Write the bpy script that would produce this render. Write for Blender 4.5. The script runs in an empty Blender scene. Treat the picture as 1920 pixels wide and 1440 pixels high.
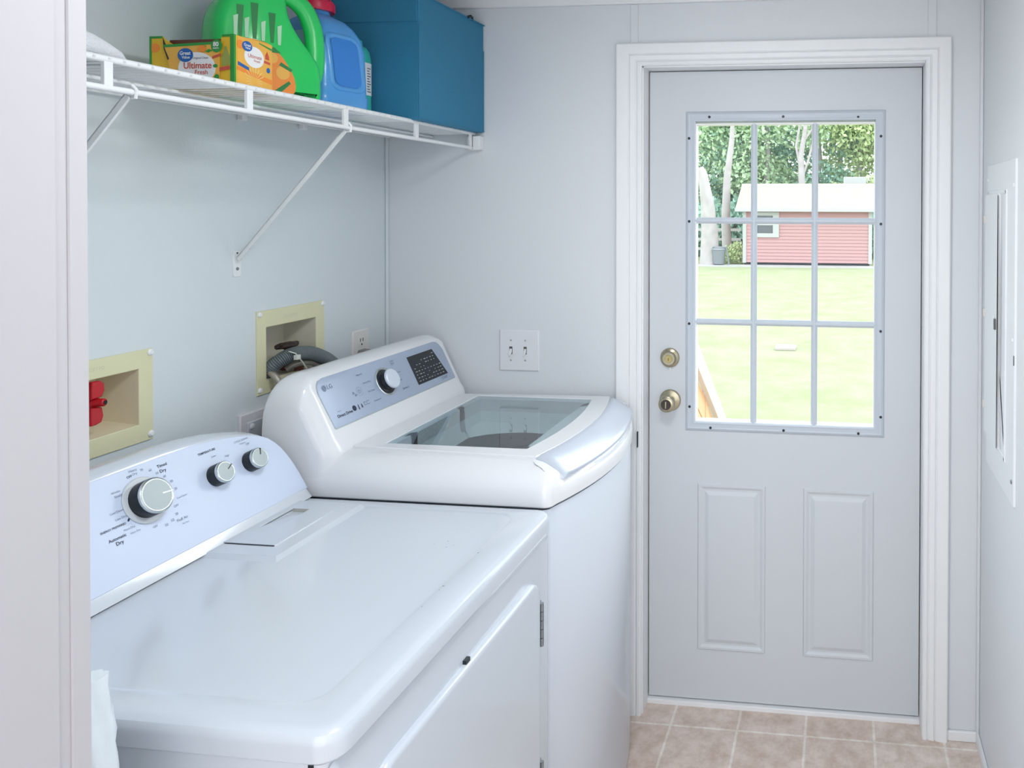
import bpy, math, random
from mathutils import Vector, Matrix, noise
random.seed(7)
C = bpy.context.scene.collection
V = Vector

# ------------------------------------------------------------------ camera, world, lights
F_PX, CX, CY = 1440.91, 1407.34, 407.97
cam_d = bpy.data.cameras.new('camera'); cam = bpy.data.objects.new('camera', cam_d); C.objects.link(cam)
cam_d.sensor_fit = 'HORIZONTAL'; cam_d.sensor_width = 36.0
cam_d.lens = F_PX / 1920 * 36.0
cam_d.shift_x = (960 - CX) / 1920.0
cam_d.shift_y = (CY - 720) / 1920.0
cam_d.clip_start = 0.02; cam_d.clip_end = 300
_y, _p, _r = -0.1173, -0.0124, 0.0032
r = V((math.cos(_y), -math.sin(_y), 0)); f = V((math.sin(_y), math.cos(_y), 0)); u = V((0, 0, 1))
f2 = f*math.cos(_p) + u*math.sin(_p); u2 = u*math.cos(_p) - f*math.sin(_p)
r3 = r*math.cos(_r) + u2*math.sin(_r); u3 = u2*math.cos(_r) - r*math.sin(_r)
M = Matrix((r3, u3, -f2)).transposed().to_4x4(); M.translation = V((1.4505, -2.3184, 1.5746))
cam.matrix_world = M
bpy.context.scene.camera = cam

world = bpy.data.worlds.new('sky'); bpy.context.scene.world = world; world.use_nodes = True
bg = world.node_tree.nodes['Background']; bg.inputs[0].default_value = (0.86, 0.94, 1.0, 1); bg.inputs[1].default_value = 3.7

def light(name, kind, loc, energy, color=(1, 1, 1), size=1.0, size_y=None, aim=None, angle=None):
    l = bpy.data.lights.new(name, kind); o = bpy.data.objects.new(name, l); C.objects.link(o)
    l.energy = energy; l.color = color; o.location = loc
    if kind == 'AREA':
        l.shape = 'RECTANGLE'; l.size = size; l.size_y = size_y or size
    if angle is not None: l.angle = angle
    if aim is not None:
        o.rotation_euler = (V(aim) - V(loc)).to_track_quat('-Z', 'Y').to_euler()
    return o
light('sun', 'SUN', (8, 12, 10), 1.6, (1.0, 0.97, 0.9), aim=(8-6.5, 12-8, 10-6.0), angle=math.radians(25))
light('ceiling_lamp_light', 'AREA', (1.15, -1.25, 2.17), 12, (0.93, 0.965, 1.0), 0.34, 0.34, aim=(1.15, -1.25, 0))
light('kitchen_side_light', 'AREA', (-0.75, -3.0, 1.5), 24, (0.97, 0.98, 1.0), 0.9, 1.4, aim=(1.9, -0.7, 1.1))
light('right_rear_fill_light', 'AREA', (3.05, -3.35, 1.45), 12, (1.0, 0.98, 0.98), 0.9, 1.5, aim=(0.4, -0.9, 1.25))  # added fill from the right rear; no window stands there
light('rear_fill_light', 'AREA', (1.25, -3.84, 1.15), 34, (0.95, 0.97, 1.0), 2.1, 2.0, aim=(1.25, 0, 1.10))  # added frontal fill behind the camera; no patio door stands there
portal = light('window_portal', 'AREA', (1.28, 0.125, 1.37), 1, size=0.6, size_y=0.98, aim=(1.28, -1, 1.37))
portal.data.cycles.is_portal = True

vs = bpy.context.scene.view_settings
vs.view_transform = 'Standard'; vs.look = 'None'; vs.exposure = -0.10; vs.gamma = 1.0; vs.use_curve_mapping = False
bpy.context.scene.display_settings.display_device = 'sRGB'

# ------------------------------------------------------------------ materials
def srgb(h):
    def c(x):
        x /= 255.0
        return x/12.92 if x <= 0.04045 else ((x+0.055)/1.055)**2.4
    return (c(h[0]), c(h[1]), c(h[2]))
MATS = {}
def mat(name, col, rough=0.5, metal=0.0, bump=0.0, bscale=60, vary=0.0, vscale=8, coat=0.0, spec=0.5, trans=0.0, ior=1.45, emit=None, estr=0.0, alpha=1.0):
    if name in MATS: return MATS[name]
    m = bpy.data.materials.new(name); m.use_nodes = True; nt = m.node_tree; b = nt.nodes['Principled BSDF']
    b.inputs['Base Color'].default_value = (*col, 1); b.inputs['Roughness'].default_value = rough
    b.inputs['Metallic'].default_value = metal; b.inputs['Specular IOR Level'].default_value = spec
    b.inputs['Coat Weight'].default_value = coat; b.inputs['Coat Roughness'].default_value = 0.08
    b.inputs['Transmission Weight'].default_value = trans; b.inputs['IOR'].default_value = ior
    b.inputs['Alpha'].default_value = alpha
    if emit: b.inputs['Emission Color'].default_value = (*emit, 1); b.inputs['Emission Strength'].default_value = estr
    tc = nt.nodes.new('ShaderNodeTexCoord')
    if vary > 0:
        n = nt.nodes.new('ShaderNodeTexNoise'); n.inputs['Scale'].default_value = vscale; n.inputs['Detail'].default_value = 4
        nt.links.new(tc.outputs['Object'], n.inputs['Vector'])
        mx = nt.nodes.new('ShaderNodeMix'); mx.data_type = 'RGBA'
        mx.inputs[6].default_value = (*[max(0, c*(1-vary)) for c in col], 1)
        mx.inputs[7].default_value = (*[min(1, c*(1+vary)) for c in col], 1)
        nt.links.new(n.outputs['Fac'], mx.inputs[0]); nt.links.new(mx.outputs[2], b.inputs['Base Color'])
    if bump > 0:
        n2 = nt.nodes.new('ShaderNodeTexNoise'); n2.inputs['Scale'].default_value = bscale; n2.inputs['Detail'].default_value = 3
        nt.links.new(tc.outputs['Object'], n2.inputs['Vector'])
        bp = nt.nodes.new('ShaderNodeBump'); bp.inputs['Strength'].default_value = bump; bp.inputs['Distance'].default_value = 0.003
        nt.links.new(n2.outputs['Fac'], bp.inputs['Height']); nt.links.new(bp.outputs['Normal'], b.inputs['Normal'])
    MATS[name] = m
    return m

def glass_mat(name, tint, refl=0.08, rough=0.02):
    m = bpy.data.materials.new(name); m.use_nodes = True; nt = m.node_tree; nt.nodes.clear()
    o = nt.nodes.new('ShaderNodeOutputMaterial'); t = nt.nodes.new('ShaderNodeBsdfTransparent'); g = nt.nodes.new('ShaderNodeBsdfGlossy')
    t.inputs[0].default_value = (*tint, 1); g.inputs['Roughness'].default_value = rough
    ge = nt.nodes.new('ShaderNodeNewGeometry'); dt = nt.nodes.new('ShaderNodeVectorMath'); dt.operation = 'DOT_PRODUCT'
    nt.links.new(ge.outputs['Normal'], dt.inputs[0]); nt.links.new(ge.outputs['Incoming'], dt.inputs[1])
    ab = nt.nodes.new('ShaderNodeMath'); ab.operation = 'ABSOLUTE'; nt.links.new(dt.outputs['Value'], ab.inputs[0])
    om = nt.nodes.new('ShaderNodeMath'); om.operation = 'SUBTRACT'; om.inputs[0].default_value = 1.0; nt.links.new(ab.outputs[0], om.inputs[1])
    pw = nt.nodes.new('ShaderNodeMath'); pw.operation = 'POWER'; pw.inputs[1].default_value = 5.0; nt.links.new(om.outputs[0], pw.inputs[0])
    ma = nt.nodes.new('ShaderNodeMath'); ma.operation = 'MULTIPLY_ADD'; ma.inputs[1].default_value = 0.9; ma.inputs[2].default_value = refl
    nt.links.new(pw.outputs[0], ma.inputs[0])
    mx = nt.nodes.new('ShaderNodeMixShader'); nt.links.new(ma.outputs[0], mx.inputs[0])
    nt.links.new(t.outputs[0], mx.inputs[1]); nt.links.new(g.outputs[0], mx.inputs[2]); nt.links.new(mx.outputs[0], o.inputs[0])
    return m

wall_m = mat('painted_wall', (0.735, 0.76, 0.79), 0.55, bump=0.10, bscale=180, vary=0.02, vscale=3)
wall_l = mat('painted_left_wall', (0.70, 0.755, 0.78), 0.55, bump=0.10, bscale=180, vary=0.02, vscale=3)
wall_r = mat('brightened_right_wall', (0.78, 0.81, 0.84), 0.5, bump=0.10, bscale=180)  # wall paint made brighter so its colour carries the light on this wall
ceil_m = mat('ceiling_paint', (0.80, 0.81, 0.82), 0.6, bump=0.2, bscale=90)
trim_m = mat('trim_gloss_white', (0.86, 0.87, 0.88), 0.35, vary=0.015, vscale=10)
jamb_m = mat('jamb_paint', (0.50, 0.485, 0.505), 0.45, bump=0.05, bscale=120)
door_m = mat('door_paint', (0.63, 0.66, 0.695), 0.38, bump=0.04, bscale=150)
lite_m = mat('lite_frame_plastic', (0.58, 0.635, 0.70), 0.35)
black_m = mat('black_plastic', (0.012, 0.016, 0.02), 0.25)
dark_m = mat('dark_gap', (0.03, 0.035, 0.045), 0.8)
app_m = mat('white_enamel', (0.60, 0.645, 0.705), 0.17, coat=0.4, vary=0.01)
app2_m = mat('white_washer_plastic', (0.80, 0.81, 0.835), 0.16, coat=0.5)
cab_m = mat('washer_cabinet_enamel', (0.74, 0.80, 0.89), 0.25, coat=0.2)
dpanel_m = mat('dryer_panel_print', (0.60, 0.675, 0.83), 0.35)
wpanel_m = mat('brushed_blue_silver', (0.45, 0.52, 0.65), 0.35, metal=0.35)
handle_m = mat('silver_lid_handle', (0.63, 0.68, 0.77), 0.28, metal=0.45)
chrome_m = mat('satin_chrome', (0.60, 0.64, 0.64), 0.25, metal=1.0)
capm = mat('knob_cap_silver', (0.44, 0.50, 0.51), 0.45, metal=0.15)
wcap_m = mat('pale_knob_cap', (0.72, 0.78, 0.86), 0.3, metal=0.2)
clear_m = mat('frosted_ring', (0.6, 0.64, 0.68), 0.3)
ink_m = mat('dark_ink', (0.03, 0.04, 0.08), 0.5)
inkl_m = mat('pale_ink', (0.24, 0.28, 0.38), 0.5)
inkg_m = mat('grey_logo_ink', (0.20, 0.25, 0.35), 0.4, metal=0.3)
disp_ink = mat('display_ink', (0.42, 0.48, 0.46), 0.5)
cream_m = mat('aged_cream_plastic', (0.74, 0.72, 0.47), 0.4, vary=0.04, vscale=12)
creamin_m = mat('box_inner_plastic', (0.78, 0.69, 0.50), 0.5, vary=0.05)
boxin2_m = mat('box_inner_dirty', (0.64, 0.61, 0.50), 0.55, vary=0.12, vscale=14)
screwcap_m = mat('white_screw_cap', (0.85, 0.86, 0.87), 0.3)
red_m = mat('red_handle_plastic', (0.50, 0.008, 0.02), 0.3)
hose_m = mat('grey_corrugated_hose', (0.16, 0.19, 0.20), 0.45)
braid_m = mat('braided_steel', (0.42, 0.39, 0.34), 0.4, metal=0.5, bump=0.25, bscale=700)
brown_m = mat('rusty_brass', (0.16, 0.05, 0.03), 0.5)
blkiron_m = mat('dark_bronze_valve', (0.05, 0.035, 0.03), 0.45)
tie_m = mat('white_nylon_tie', (0.72, 0.72, 0.66), 0.4)
plate_m = mat('white_wall_plate', (0.80, 0.81, 0.84), 0.3)
plate2_m = mat('ivory_outlet', (0.80, 0.78, 0.74), 0.35)
slot_m = mat('slot_shadow', (0.12, 0.12, 0.12), 0.6)
plug_m = mat('grey_plug', (0.24, 0.23, 0.22), 0.5)
wire_m = mat('white_vinyl_wire', (0.83, 0.85, 0.86), 0.35)
brass_m = mat('antique_brass', (0.42, 0.38, 0.27), 0.25, metal=0.9)
brass2_m = mat('brass_keyway', (0.45, 0.36, 0.16), 0.3, metal=0.9)
steel_m = mat('hinge_steel', (0.30, 0.33, 0.35), 0.35, metal=0.9)
panel_m = mat('breaker_panel_paint', (0.84, 0.87, 0.90), 0.35)
bin_m = mat('teal_blue_fabric', (0.03, 0.21, 0.36), 0.6, bump=0.5, bscale=400, vary=0.08, vscale=6)
green_m = mat('green_jug_plastic', (0.02, 0.62, 0.13), 0.25, coat=0.2)
dkgreen_m = mat('dark_green_print', (0.01, 0.22, 0.05), 0.4)
blue_m = mat('blue_bottle_plastic', (0.085, 0.34, 0.74), 0.28, coat=0.2)
redcap_m = mat('red_cap_plastic', (0.62, 0.01, 0.06), 0.3)
lbl_lb = mat('pale_blue_label', (0.36, 0.60, 0.78), 0.4)
orange_m = mat('orange_print', (0.90, 0.28, 0.04), 0.45)
gold_m = mat('gold_carton', (0.80, 0.50, 0.03), 0.45, vary=0.1, vscale=20)
gold2_m = mat('orange_gold_carton', (0.86, 0.46, 0.08), 0.45, vary=0.12, vscale=18)
yel_m = mat('pale_yellow_print', (0.88, 0.66, 0.25), 0.45)
cgreen_m = mat('carton_green', (0.03, 0.30, 0.05), 0.45)
white_m = mat('white_print', (0.86, 0.86, 0.86), 0.45)
logob_m = mat('blue_oval_print', (0.015, 0.12, 0.42), 0.4)
redink_m = mat('red_print', (0.62, 0.09, 0.06), 0.45)
teal_m = mat('teal_bottle', (0.05, 0.52, 0.42), 0.35)
towel_m = mat('white_terry', (0.72, 0.73, 0.76), 0.9, bump=0.8, bscale=260)
plastic_sheet = mat('crinkled_white_plastic', (0.72, 0.78, 0.82), 0.3, bump=0.8, bscale=28)
drum_m = mat('drum_steel', (0.66, 0.72, 0.73), 0.4, metal=0.15)
tub_m = mat('tub_ring_plastic', (0.80, 0.86, 0.87), 0.35)
siding_m = mat('red_siding', (0.47, 0.265, 0.265), 0.6)
shedroof_m = mat('cream_metal_roof', (0.34, 0.30, 0.25), 0.5)
shedtrim_m = mat('white_shed_trim', (0.45, 0.45, 0.44), 0.5)
bark_m = mat('pale_bark', (0.42, 0.385, 0.38), 0.8, vary=0.3, vscale=4)
leafs = [mat('leaves_light', (0.58, 0.68, 0.36), 0.6, vary=0.3, vscale=1.3), mat('leaves_mid', (0.44, 0.58, 0.36), 0.6, vary=0.3, vscale=1.3),  # leaf colours paled, with haze and glare put into them
         mat('leaves_dark', (0.28, 0.46, 0.36), 0.6, vary=0.3, vscale=1.3)]
wood_m = mat('orange_deck_wood', (0.66, 0.38, 0.22), 0.7, vary=0.1, vscale=6)
rail_m = mat('white_rail_paint', (0.62, 0.62, 0.64), 0.5)
can_m = mat('galvanised_can', (0.22, 0.24, 0.26), 0.5, metal=0.3)
globe_m = mat('frosted_lamp_glass', (0.9, 0.9, 0.9), 0.4, emit=(0.95, 0.97, 1), estr=4)

# grass
def grass_material():
    m = bpy.data.materials.new('lawn_grass'); m.use_nodes = True; nt = m.node_tree; b = nt.nodes['Principled BSDF']
    tc = nt.nodes.new('ShaderNodeTexCoord'); n = nt.nodes.new('ShaderNodeTexNoise'); n.inputs['Scale'].default_value = 1.4; n.inputs['Detail'].default_value = 10
    n.inputs['Roughness'].default_value = 0.7
    nt.links.new(tc.outputs['Object'], n.inputs['Vector'])
    cr = nt.nodes.new('ShaderNodeValToRGB'); e = cr.color_ramp.elements
    e[0].position = 0.3; e[0].color = (0.255, 0.295, 0.145, 1); e[1].position = 0.7; e[1].color = (0.34, 0.35, 0.245, 1)
    nt.links.new(n.outputs['Fac'], cr.inputs[0]); nt.links.new(cr.outputs[0], b.inputs['Base Color']); b.inputs['Roughness'].default_value = 0.9
    b.inputs['Specular IOR Level'].default_value = 0.1
    return m
grass_m = grass_material()

def floor_material():
    m = bpy.data.materials.new('vinyl_tile'); m.use_nodes = True; nt = m.node_tree; b = nt.nodes['Principled BSDF']
    tc = nt.nodes.new('ShaderNodeTexCoord'); mp = nt.nodes.new('ShaderNodeMapping')
    mp.inputs['Location'].default_value = (-0.942+2.043*1, 0.0423+0.2043*30, 0)
    nt.links.new(tc.outputs['Object'], mp.inputs['Vector'])
    br = nt.nodes.new('ShaderNodeTexBrick'); br.offset = 0.0; br.squash = 1.0
    br.inputs['Scale'].default_value = 1.0; br.inputs['Brick Width'].default_value = 0.2043; br.inputs['Row Height'].default_value = 0.2043
    br.inputs['Mortar Size'].default_value = 0.004; br.inputs['Mortar Smooth'].default_value = 0.1
    br.inputs['Color1'].default_value = (0.76, 0.635, 0.565, 1); br.inputs['Color2'].default_value = (0.83, 0.735, 0.67, 1)
    br.inputs['Mortar'].default_value = (0.92, 0.87, 0.80, 1); br.inputs['Bias'].default_value = 0.0
    nt.links.new(mp.outputs[0], br.inputs['Vector'])
    n = nt.nodes.new('ShaderNodeTexNoise'); n.inputs['Scale'].default_value = 17; n.inputs['Detail'].default_value = 9; n.inputs['Roughness'].default_value = 0.72
    nt.links.new(tc.outputs['Object'], n.inputs['Vector'])
    cr = nt.nodes.new('ShaderNodeValToRGB'); e = cr.color_ramp.elements
    e[0].position = 0.36; e[0].color = (0.74, 0.67, 0.61, 1); e[1].position = 0.62; e[1].color = (1.0, 1.0, 1.0, 1)
    nt.links.new(n.outputs['Fac'], cr.inputs[0])
    mx = nt.nodes.new('ShaderNodeMix'); mx.data_type = 'RGBA'; mx.blend_type = 'MULTIPLY'; mx.inputs[0].default_value = 1.0
    nt.links.new(br.outputs['Color'], mx.inputs[6]); nt.links.new(cr.outputs[0], mx.inputs[7])
    nt.links.new(mx.outputs[2], b.inputs['Base Color']); b.inputs['Roughness'].default_value = 0.35
    return m
floor_m = floor_material()
pane_m = glass_mat('window_pane_glass', (0.97, 0.985, 0.98), 0.010)
lidglass_m = glass_mat('tinted_lid_glass', (0.88, 0.93, 0.94), 0.045)

# ------------------------------------------------------------------ mesh helpers
ORG = {}
def rrect(u0, u1, v0, v1, r, n=6):
    pts = []
    rs = r if isinstance(r, (list, tuple)) else [r]*4          # bl, br, tr, tl
    cs = [(u0+rs[0], v0+rs[0], 180, rs[0]), (u1-rs[1], v0+rs[1], 270, rs[1]), (u1-rs[2], v1-rs[2], 0, rs[2]), (u0+rs[3], v1-rs[3], 90, rs[3])]
    for cu, cv, a0, rr in cs:
        for i in range(n+1):
            a = math.radians(a0 + 90*i/n)
            pts.append((cu+rr*math.cos(a), cv+rr*math.sin(a)))
    out = []
    for p in pts:
        if not out or (abs(p[0]-out[-1][0]) + abs(p[1]-out[-1][1])) > 1e-6: out.append(p)
    return out
def ellipse(cu, cv, ru, rv, n=32):
    return [(cu+ru*math.cos(2*math.pi*i/n), cv+rv*math.sin(2*math.pi*i/n)) for i in range(n)]
def offset(poly, d):
    if abs(d) < 1e-9: return list(poly)
    n = len(poly); out = []
    for i in range(n):
        a, b, c = V(poly[i-1]), V(poly[i]), V(poly[(i+1) % n])
        e1 = (b-a); e2 = (c-b)
        if e1.length < 1e-9 or e2.length < 1e-9: out.append(tuple(b)); continue
        e1.normalize(); e2.normalize()
        n1 = V((-e1.y, e1.x)); n2 = V((-e2.y, e2.x))
        m = n1+n2
        if m.length < 1e-6: m = n1
        m.normalize(); k = d/max(0.35, m.dot(n1))
        out.append((b.x+m.x*k, b.y+m.y*k))
    return out

class MB:
    def __init__(s): s.v = []; s.f = []
    def add(s, vs, fs):
        o = len(s.v); s.v += [V(p) for p in vs]; s.f += [tuple(i+o for i in q) for q in fs]; return s
    def box(s, x0, x1, y0, y1, z0, z1):
        return s.add([(x0,y0,z0),(x1,y0,z0),(x1,y1,z0),(x0,y1,z0),(x0,y0,z1),(x1,y0,z1),(x1,y1,z1),(x0,y1,z1)],
                     [(0,3,2,1),(4,5,6,7),(0,1,5,4),(1,2,6,5),(2,3,7,6),(3,0,4,7)])
    def ring(s, rows, closed=True, cap0=True, cap1=True):
        n = len(rows[0]); vs = [p for r_ in rows for p in r_]; fs = []
        for i in range(len(rows)-1):
            for j in range(n if closed else n-1):
                k = (j+1) % n
                fs.append((i*n+j, i*n+k, (i+1)*n+k, (i+1)*n+j))
        if closed and cap0: fs.append(tuple(range(n-1, -1, -1)))
        if closed and cap1: fs.append(tuple((len(rows)-1)*n+j for j in range(n)))
        return s.add(vs, fs)
    def plate(s, poly, fr, prof, cap0=True, cap1=True):
        """poly: 2D outline (ccw); prof: list of (inset, height); fr(u,v,h)->xyz"""
        return s.ring([[fr(p[0], p[1], h) for p in offset(poly, d)] for d, h in prof], True, cap0, cap1)
    def lathe(s, prof, o, ax, n=32, cap0=True, cap1=True):
        ax = V(ax).normalized(); t = V((0,0,1)) if abs(ax.z) < 0.9 else V((1,0,0))
        a = ax.cross(t).normalized(); b = ax.cross(a); o = V(o)
        return s.ring([[o+ax*h+a*(r_*math.cos(2*math.pi*j/n))+b*(r_*math.sin(2*math.pi*j/n)) for j in range(n)] for r_, h in prof], True, cap0, cap1)
    def cyl(s, p0, p1, r0, r1=None, n=16):
        p0, p1 = V(p0), V(p1); return s.lathe([(r0, 0), (r1 if r1 is not None else r0, (p1-p0).length)], p0, p1-p0, n)
    def tube(s, pts, rad, n=12, ry=None):
        pts = [V(p) for p in pts]; rows = []; up = None
        for i, p in enumerate(pts):
            d = (pts[min(i+1, len(pts)-1)] - pts[max(i-1, 0)]).normalized()
            if up is None:
                t = V((0,0,1)) if abs(d.z) < 0.9 else V((1,0,0)); a = d.cross(t).normalized()
            else: a = (up - d*up.dot(d)).normalized()
            up = a; b = d.cross(a); r_ = rad[i] if isinstance(rad, (list, tuple)) else rad; r2 = ry if ry else r_
            rows.append([p+a*(r_*math.cos(2*math.pi*j/n))+b*(r2*math.sin(2*math.pi*j/n)) for j in range(n)])
        return s.ring(rows)
    def sphere(s, c, r_, n=16, sc=(1,1,1)):
        rows = []
        for i in range(1, n):
            a = math.pi*i/n; rows.append([V(c)+V((r_*math.sin(a)*math.cos(2*math.pi*j/n)*sc[0], r_*math.sin(a)*math.sin(2*math.pi*j/n)*sc[1], -r_*math.cos(a)*sc[2])) for j in range(n)])
        return s.ring(rows)
    def build(s, name, m, parent=None, bevel=0.0, seg=2, smooth=True, angle=32, solid=0.0):
        off = ORG.get(parent.name, V((0,0,0))) if parent else V((0,0,0))
        me = bpy.data.meshes.new(name); me.from_pydata([tuple(p-off) for p in s.v], [], s.f)
        import bmesh
        b = bmesh.new(); b.from_mesh(me); bmesh.ops.recalc_face_normals(b, faces=b.faces); b.to_mesh(me); b.free()
        if smooth:
            for p in me.polygons: p.use_smooth = True
            me.set_sharp_from_angle(angle=math.radians(angle))
        me.materials.append(m)
        o = bpy.data.objects.new(name, me); C.objects.link(o)
        if parent: o.parent = parent
        ORG[o.name] = off
        if solid:
            k = o.modifiers.new('thickness', 'SOLIDIFY'); k.thickness = solid; k.offset = -1
        if bevel > 0:
            k = o.modifiers.new('bevel', 'BEVEL'); k.width = bevel; k.segments = seg; k.limit_method = 'ANGLE'; k.angle_limit = math.radians(35); k.harden_normals = False
        return o
def box(*a): return MB().box(*a)
def thing(name, label, cat, loc=(0,0,0), rotz=0, group=None, local=False):
    o = bpy.data.objects.new(name, None); C.objects.link(o); o.empty_display_size = 0.05
    o.location = loc; o.rotation_euler = (0, 0, rotz); o['label'] = label; o['category'] = cat
    if group: o['group'] = group
    ORG[o.name] = V((0,0,0)) if local else V(loc)
    return o
def tag(o, label, cat, group=None, kind=None):
    o['label'] = label; o['category'] = cat
    if group: o['group'] = group
    if kind: o['kind'] = kind
    return o
def struct(o, label=None):
    o['kind'] = 'structure'
    if label: o['label'] = label
    return o
def copy_tree(o, parent=None):
    c = o.copy(); C.objects.link(c); ORG[c.name] = ORG.get(o.name, V((0,0,0)))
    if parent: c.parent = parent
    for ch in list(o.children): copy_tree(ch, c)
    return c
def text(s, name, m, parent, o, right, up, width=None, size=0.01, align='CENTER', lift=0.0004, bold=0.0, thick=0.00015):
    cu = bpy.data.curves.new('tmp', 'FONT'); cu.body = s; cu.align_x = align; cu.align_y = 'CENTER'; cu.offset = bold; cu.resolution_u = 3
    ob = bpy.data.objects.new('tmp', cu); C.objects.link(ob)
    bpy.context.view_layer.update()
    me = bpy.data.meshes.new_from_object(ob.evaluated_get(bpy.context.evaluated_depsgraph_get()))
    bpy.data.objects.remove(ob)
    xs = [v.co.x for v in me.vertices]; w = max(xs)-min(xs) if xs else 1
    k = width/w if width else size
    right = V(right).normalized(); up = V(up).normalized(); n = right.cross(up)
    off = ORG.get(parent.name, V((0,0,0))) if parent else V((0,0,0)); o = V(o)
    for v in me.vertices:
        p = v.co.copy(); v.co = o + right*p.x*k + up*p.y*k + n*lift - off
    me.name = name; me.materials.clear(); me.materials.append(m)
    t = bpy.data.objects.new(name, me); C.objects.link(t); t.parent = parent; ORG[t.name] = off
    return t

# frames
def frX(x, sgn=1): return lambda a, b, h: V((x+sgn*h, a, b))       # plane x=const; a=y b=z
def frY(y, sgn=-1): return lambda a, b, h: V((a, y+sgn*h, b))      # plane y=const; a=x b=z
def frZ(z): return lambda a, b, h: V((a, b, z+h))

XR = 1.862; ZC = 2.2405; DY = 0.065

# ------------------------------------------------------------------ room shell
def wall_rects(u0, u1, v0, v1, holes):
    us = sorted({u0, u1, *[h[0] for h in holes], *[h[1] for h in holes]}); vs_ = sorted({v0, v1, *[h[2] for h in holes], *[h[3] for h in holes]})
    out = []
    for i in range(len(us)-1):
        for j in range(len(vs_)-1):
            cu, cv = (us[i]+us[i+1])/2, (vs_[j]+vs_[j+1])/2
            if not any(h[0] < cu < h[1] and h[2] < cv < h[3] for h in holes): out.append((us[i], us[i+1], vs_[j], vs_[j+1]))
    return out
struct(box(-1.0, 3.2, -3.9, 0.14, -0.08, 0.0).build('floor', floor_m), 'beige stone-look vinyl tile floor with cream grout lines')
struct(box(-1.0, 3.2, -3.9, 0.14, ZC, ZC+0.08).build('ceiling', ceil_m), 'white ceiling')
B1 = (-1.072, -0.887, 1.120, 1.236); B2 = (-0.530, -0.345, 1.135, 1.268)
w = MB()
for a, b, c_, d in wall_rects(-1.74, 0.0, 0, ZC, [B1, B2]): w.box(-0.12, 0, a, b, c_, d)
struct(w.build('wall_left', wall_l, smooth=False), 'pale blue-grey painted wall behind the washer and dryer')
w = MB()
DX0, DX1, DZ1 = 0.8405, 1.7000, 2.020
for a, b, c_, d in wall_rects(-0.12, 2.0, 0, ZC, [(DX0, DX1, 0, DZ1)]): w.box(a, b, 0, 0.14, c_, d)
struct(w.build('wall_back', wall_m, smooth=False), 'pale grey painted wall around the exterior door')
struct(box(XR, XR+0.12, -2.50, 0.0, 0, ZC).build('wall_right', wall_r), 'pale blue-grey wall with the breaker panel')
struct(box(-1.0, 3.2, -4.0, -3.9, 0, ZC).build('wall_front', wall_m), 'kitchen wall behind the viewer')
struct(box(-1.1, -1.0, -3.9, -1.61, 0, ZC).build('wall_far_left', wall_m), 'kitchen wall to the left behind the viewer')
struct(box(3.2, 3.3, -3.9, -2.5, 0, ZC).build('wall_far_right', wall_m), 'kitchen wall to the right behind the viewer')
struct(box(XR+0.12, 3.3, -2.62, -2.5, 0, ZC).build('wall_side', wall_m), 'wall beside the alcove opening')
# partition wall with cased opening edge at left
pm = MB(); pm.box(-1.0, 0.655, -1.74, -1.61, 0, ZC); pm.box(0.655, 0.6665, -1.74, -1.632, 0, ZC)
struct(pm.build('wall_partition', wall_m, smooth=False), 'partition wall at the laundry alcove opening')
jm = MB().plate(rrect(-1.6240, -1.6032, 0, 2.239, 0.0035), frX(0.655), [(0, 0), (0, 0.0145), (0.0012, 0.0160)])
jm.plate(rrect(-1.745, -1.6360, 0, 2.239, 0.003), frX(0.655), [(0, 0), (0, 0.0145), (0.0012, 0.0160)])
jm.plate(rrect(-1.6375, -1.6225, 0, 2.239, 0.001), frX(0.655), [(0, 0), (0, 0.0138)])
struct(jm.build('trim_1', jamb_m), 'warm white painted door jamb at the left foreground')

# wall battens, crown trim, corner strips, baseboards
b = MB().box(0.8035, 0.8270, -0.004, 0.0, 0.0, 2.200); struct(b.build('trim_2', wall_m, bevel=0.001), 'flat batten above left end of door casing')
b = MB().box(1.7022, 1.7268, -0.004, 0.0, 2.05, 2.200); struct(b.build('trim_3', wall_m, bevel=0.001), 'flat batten above right end of door casing')
b = MB().box(0.0, XR, -0.013, 0.0, 2.2005, ZC); struct(b.build('trim_4', trim_m, bevel=0.003), 'white crown strip along top of back wall')
b = MB().box(0.0, 0.013, -1.61, 0.0, 2.2005, ZC); struct(b.build('trim_5', trim_m, bevel=0.003), 'white crown strip along top of left wall')
b = MB().box(0.0, 0.008, -0.013, 0.0, 0.0, 2.2); struct(b.build('trim_6', wall_l, bevel=0.003), 'thin corner strip behind the washer')
b = MB().box(XR-0.010, XR, -0.012, 0.0, 0.0, 2.2); struct(b.build('trim_7', wall_m, bevel=0.003), 'thin corner strip right of the door')
struct(MB().box(1.768, XR, -0.011, 0.0, 0.0, 0.030).build('baseboard_back', trim_m, bevel=0.003), 'small white baseboard right of the door')
struct(MB().box(0.01, 0.757, -0.011, 0.0, 0.0, 0.030).build('baseboard_corner', trim_m, bevel=0.003), 'small white baseboard behind the washer')
struct(MB().box(XR-0.011, XR, -2.5, -0.011, 0.0, 0.030).build('baseboard_right', trim_m, bevel=0.003), 'small white baseboard on right wall')

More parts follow.
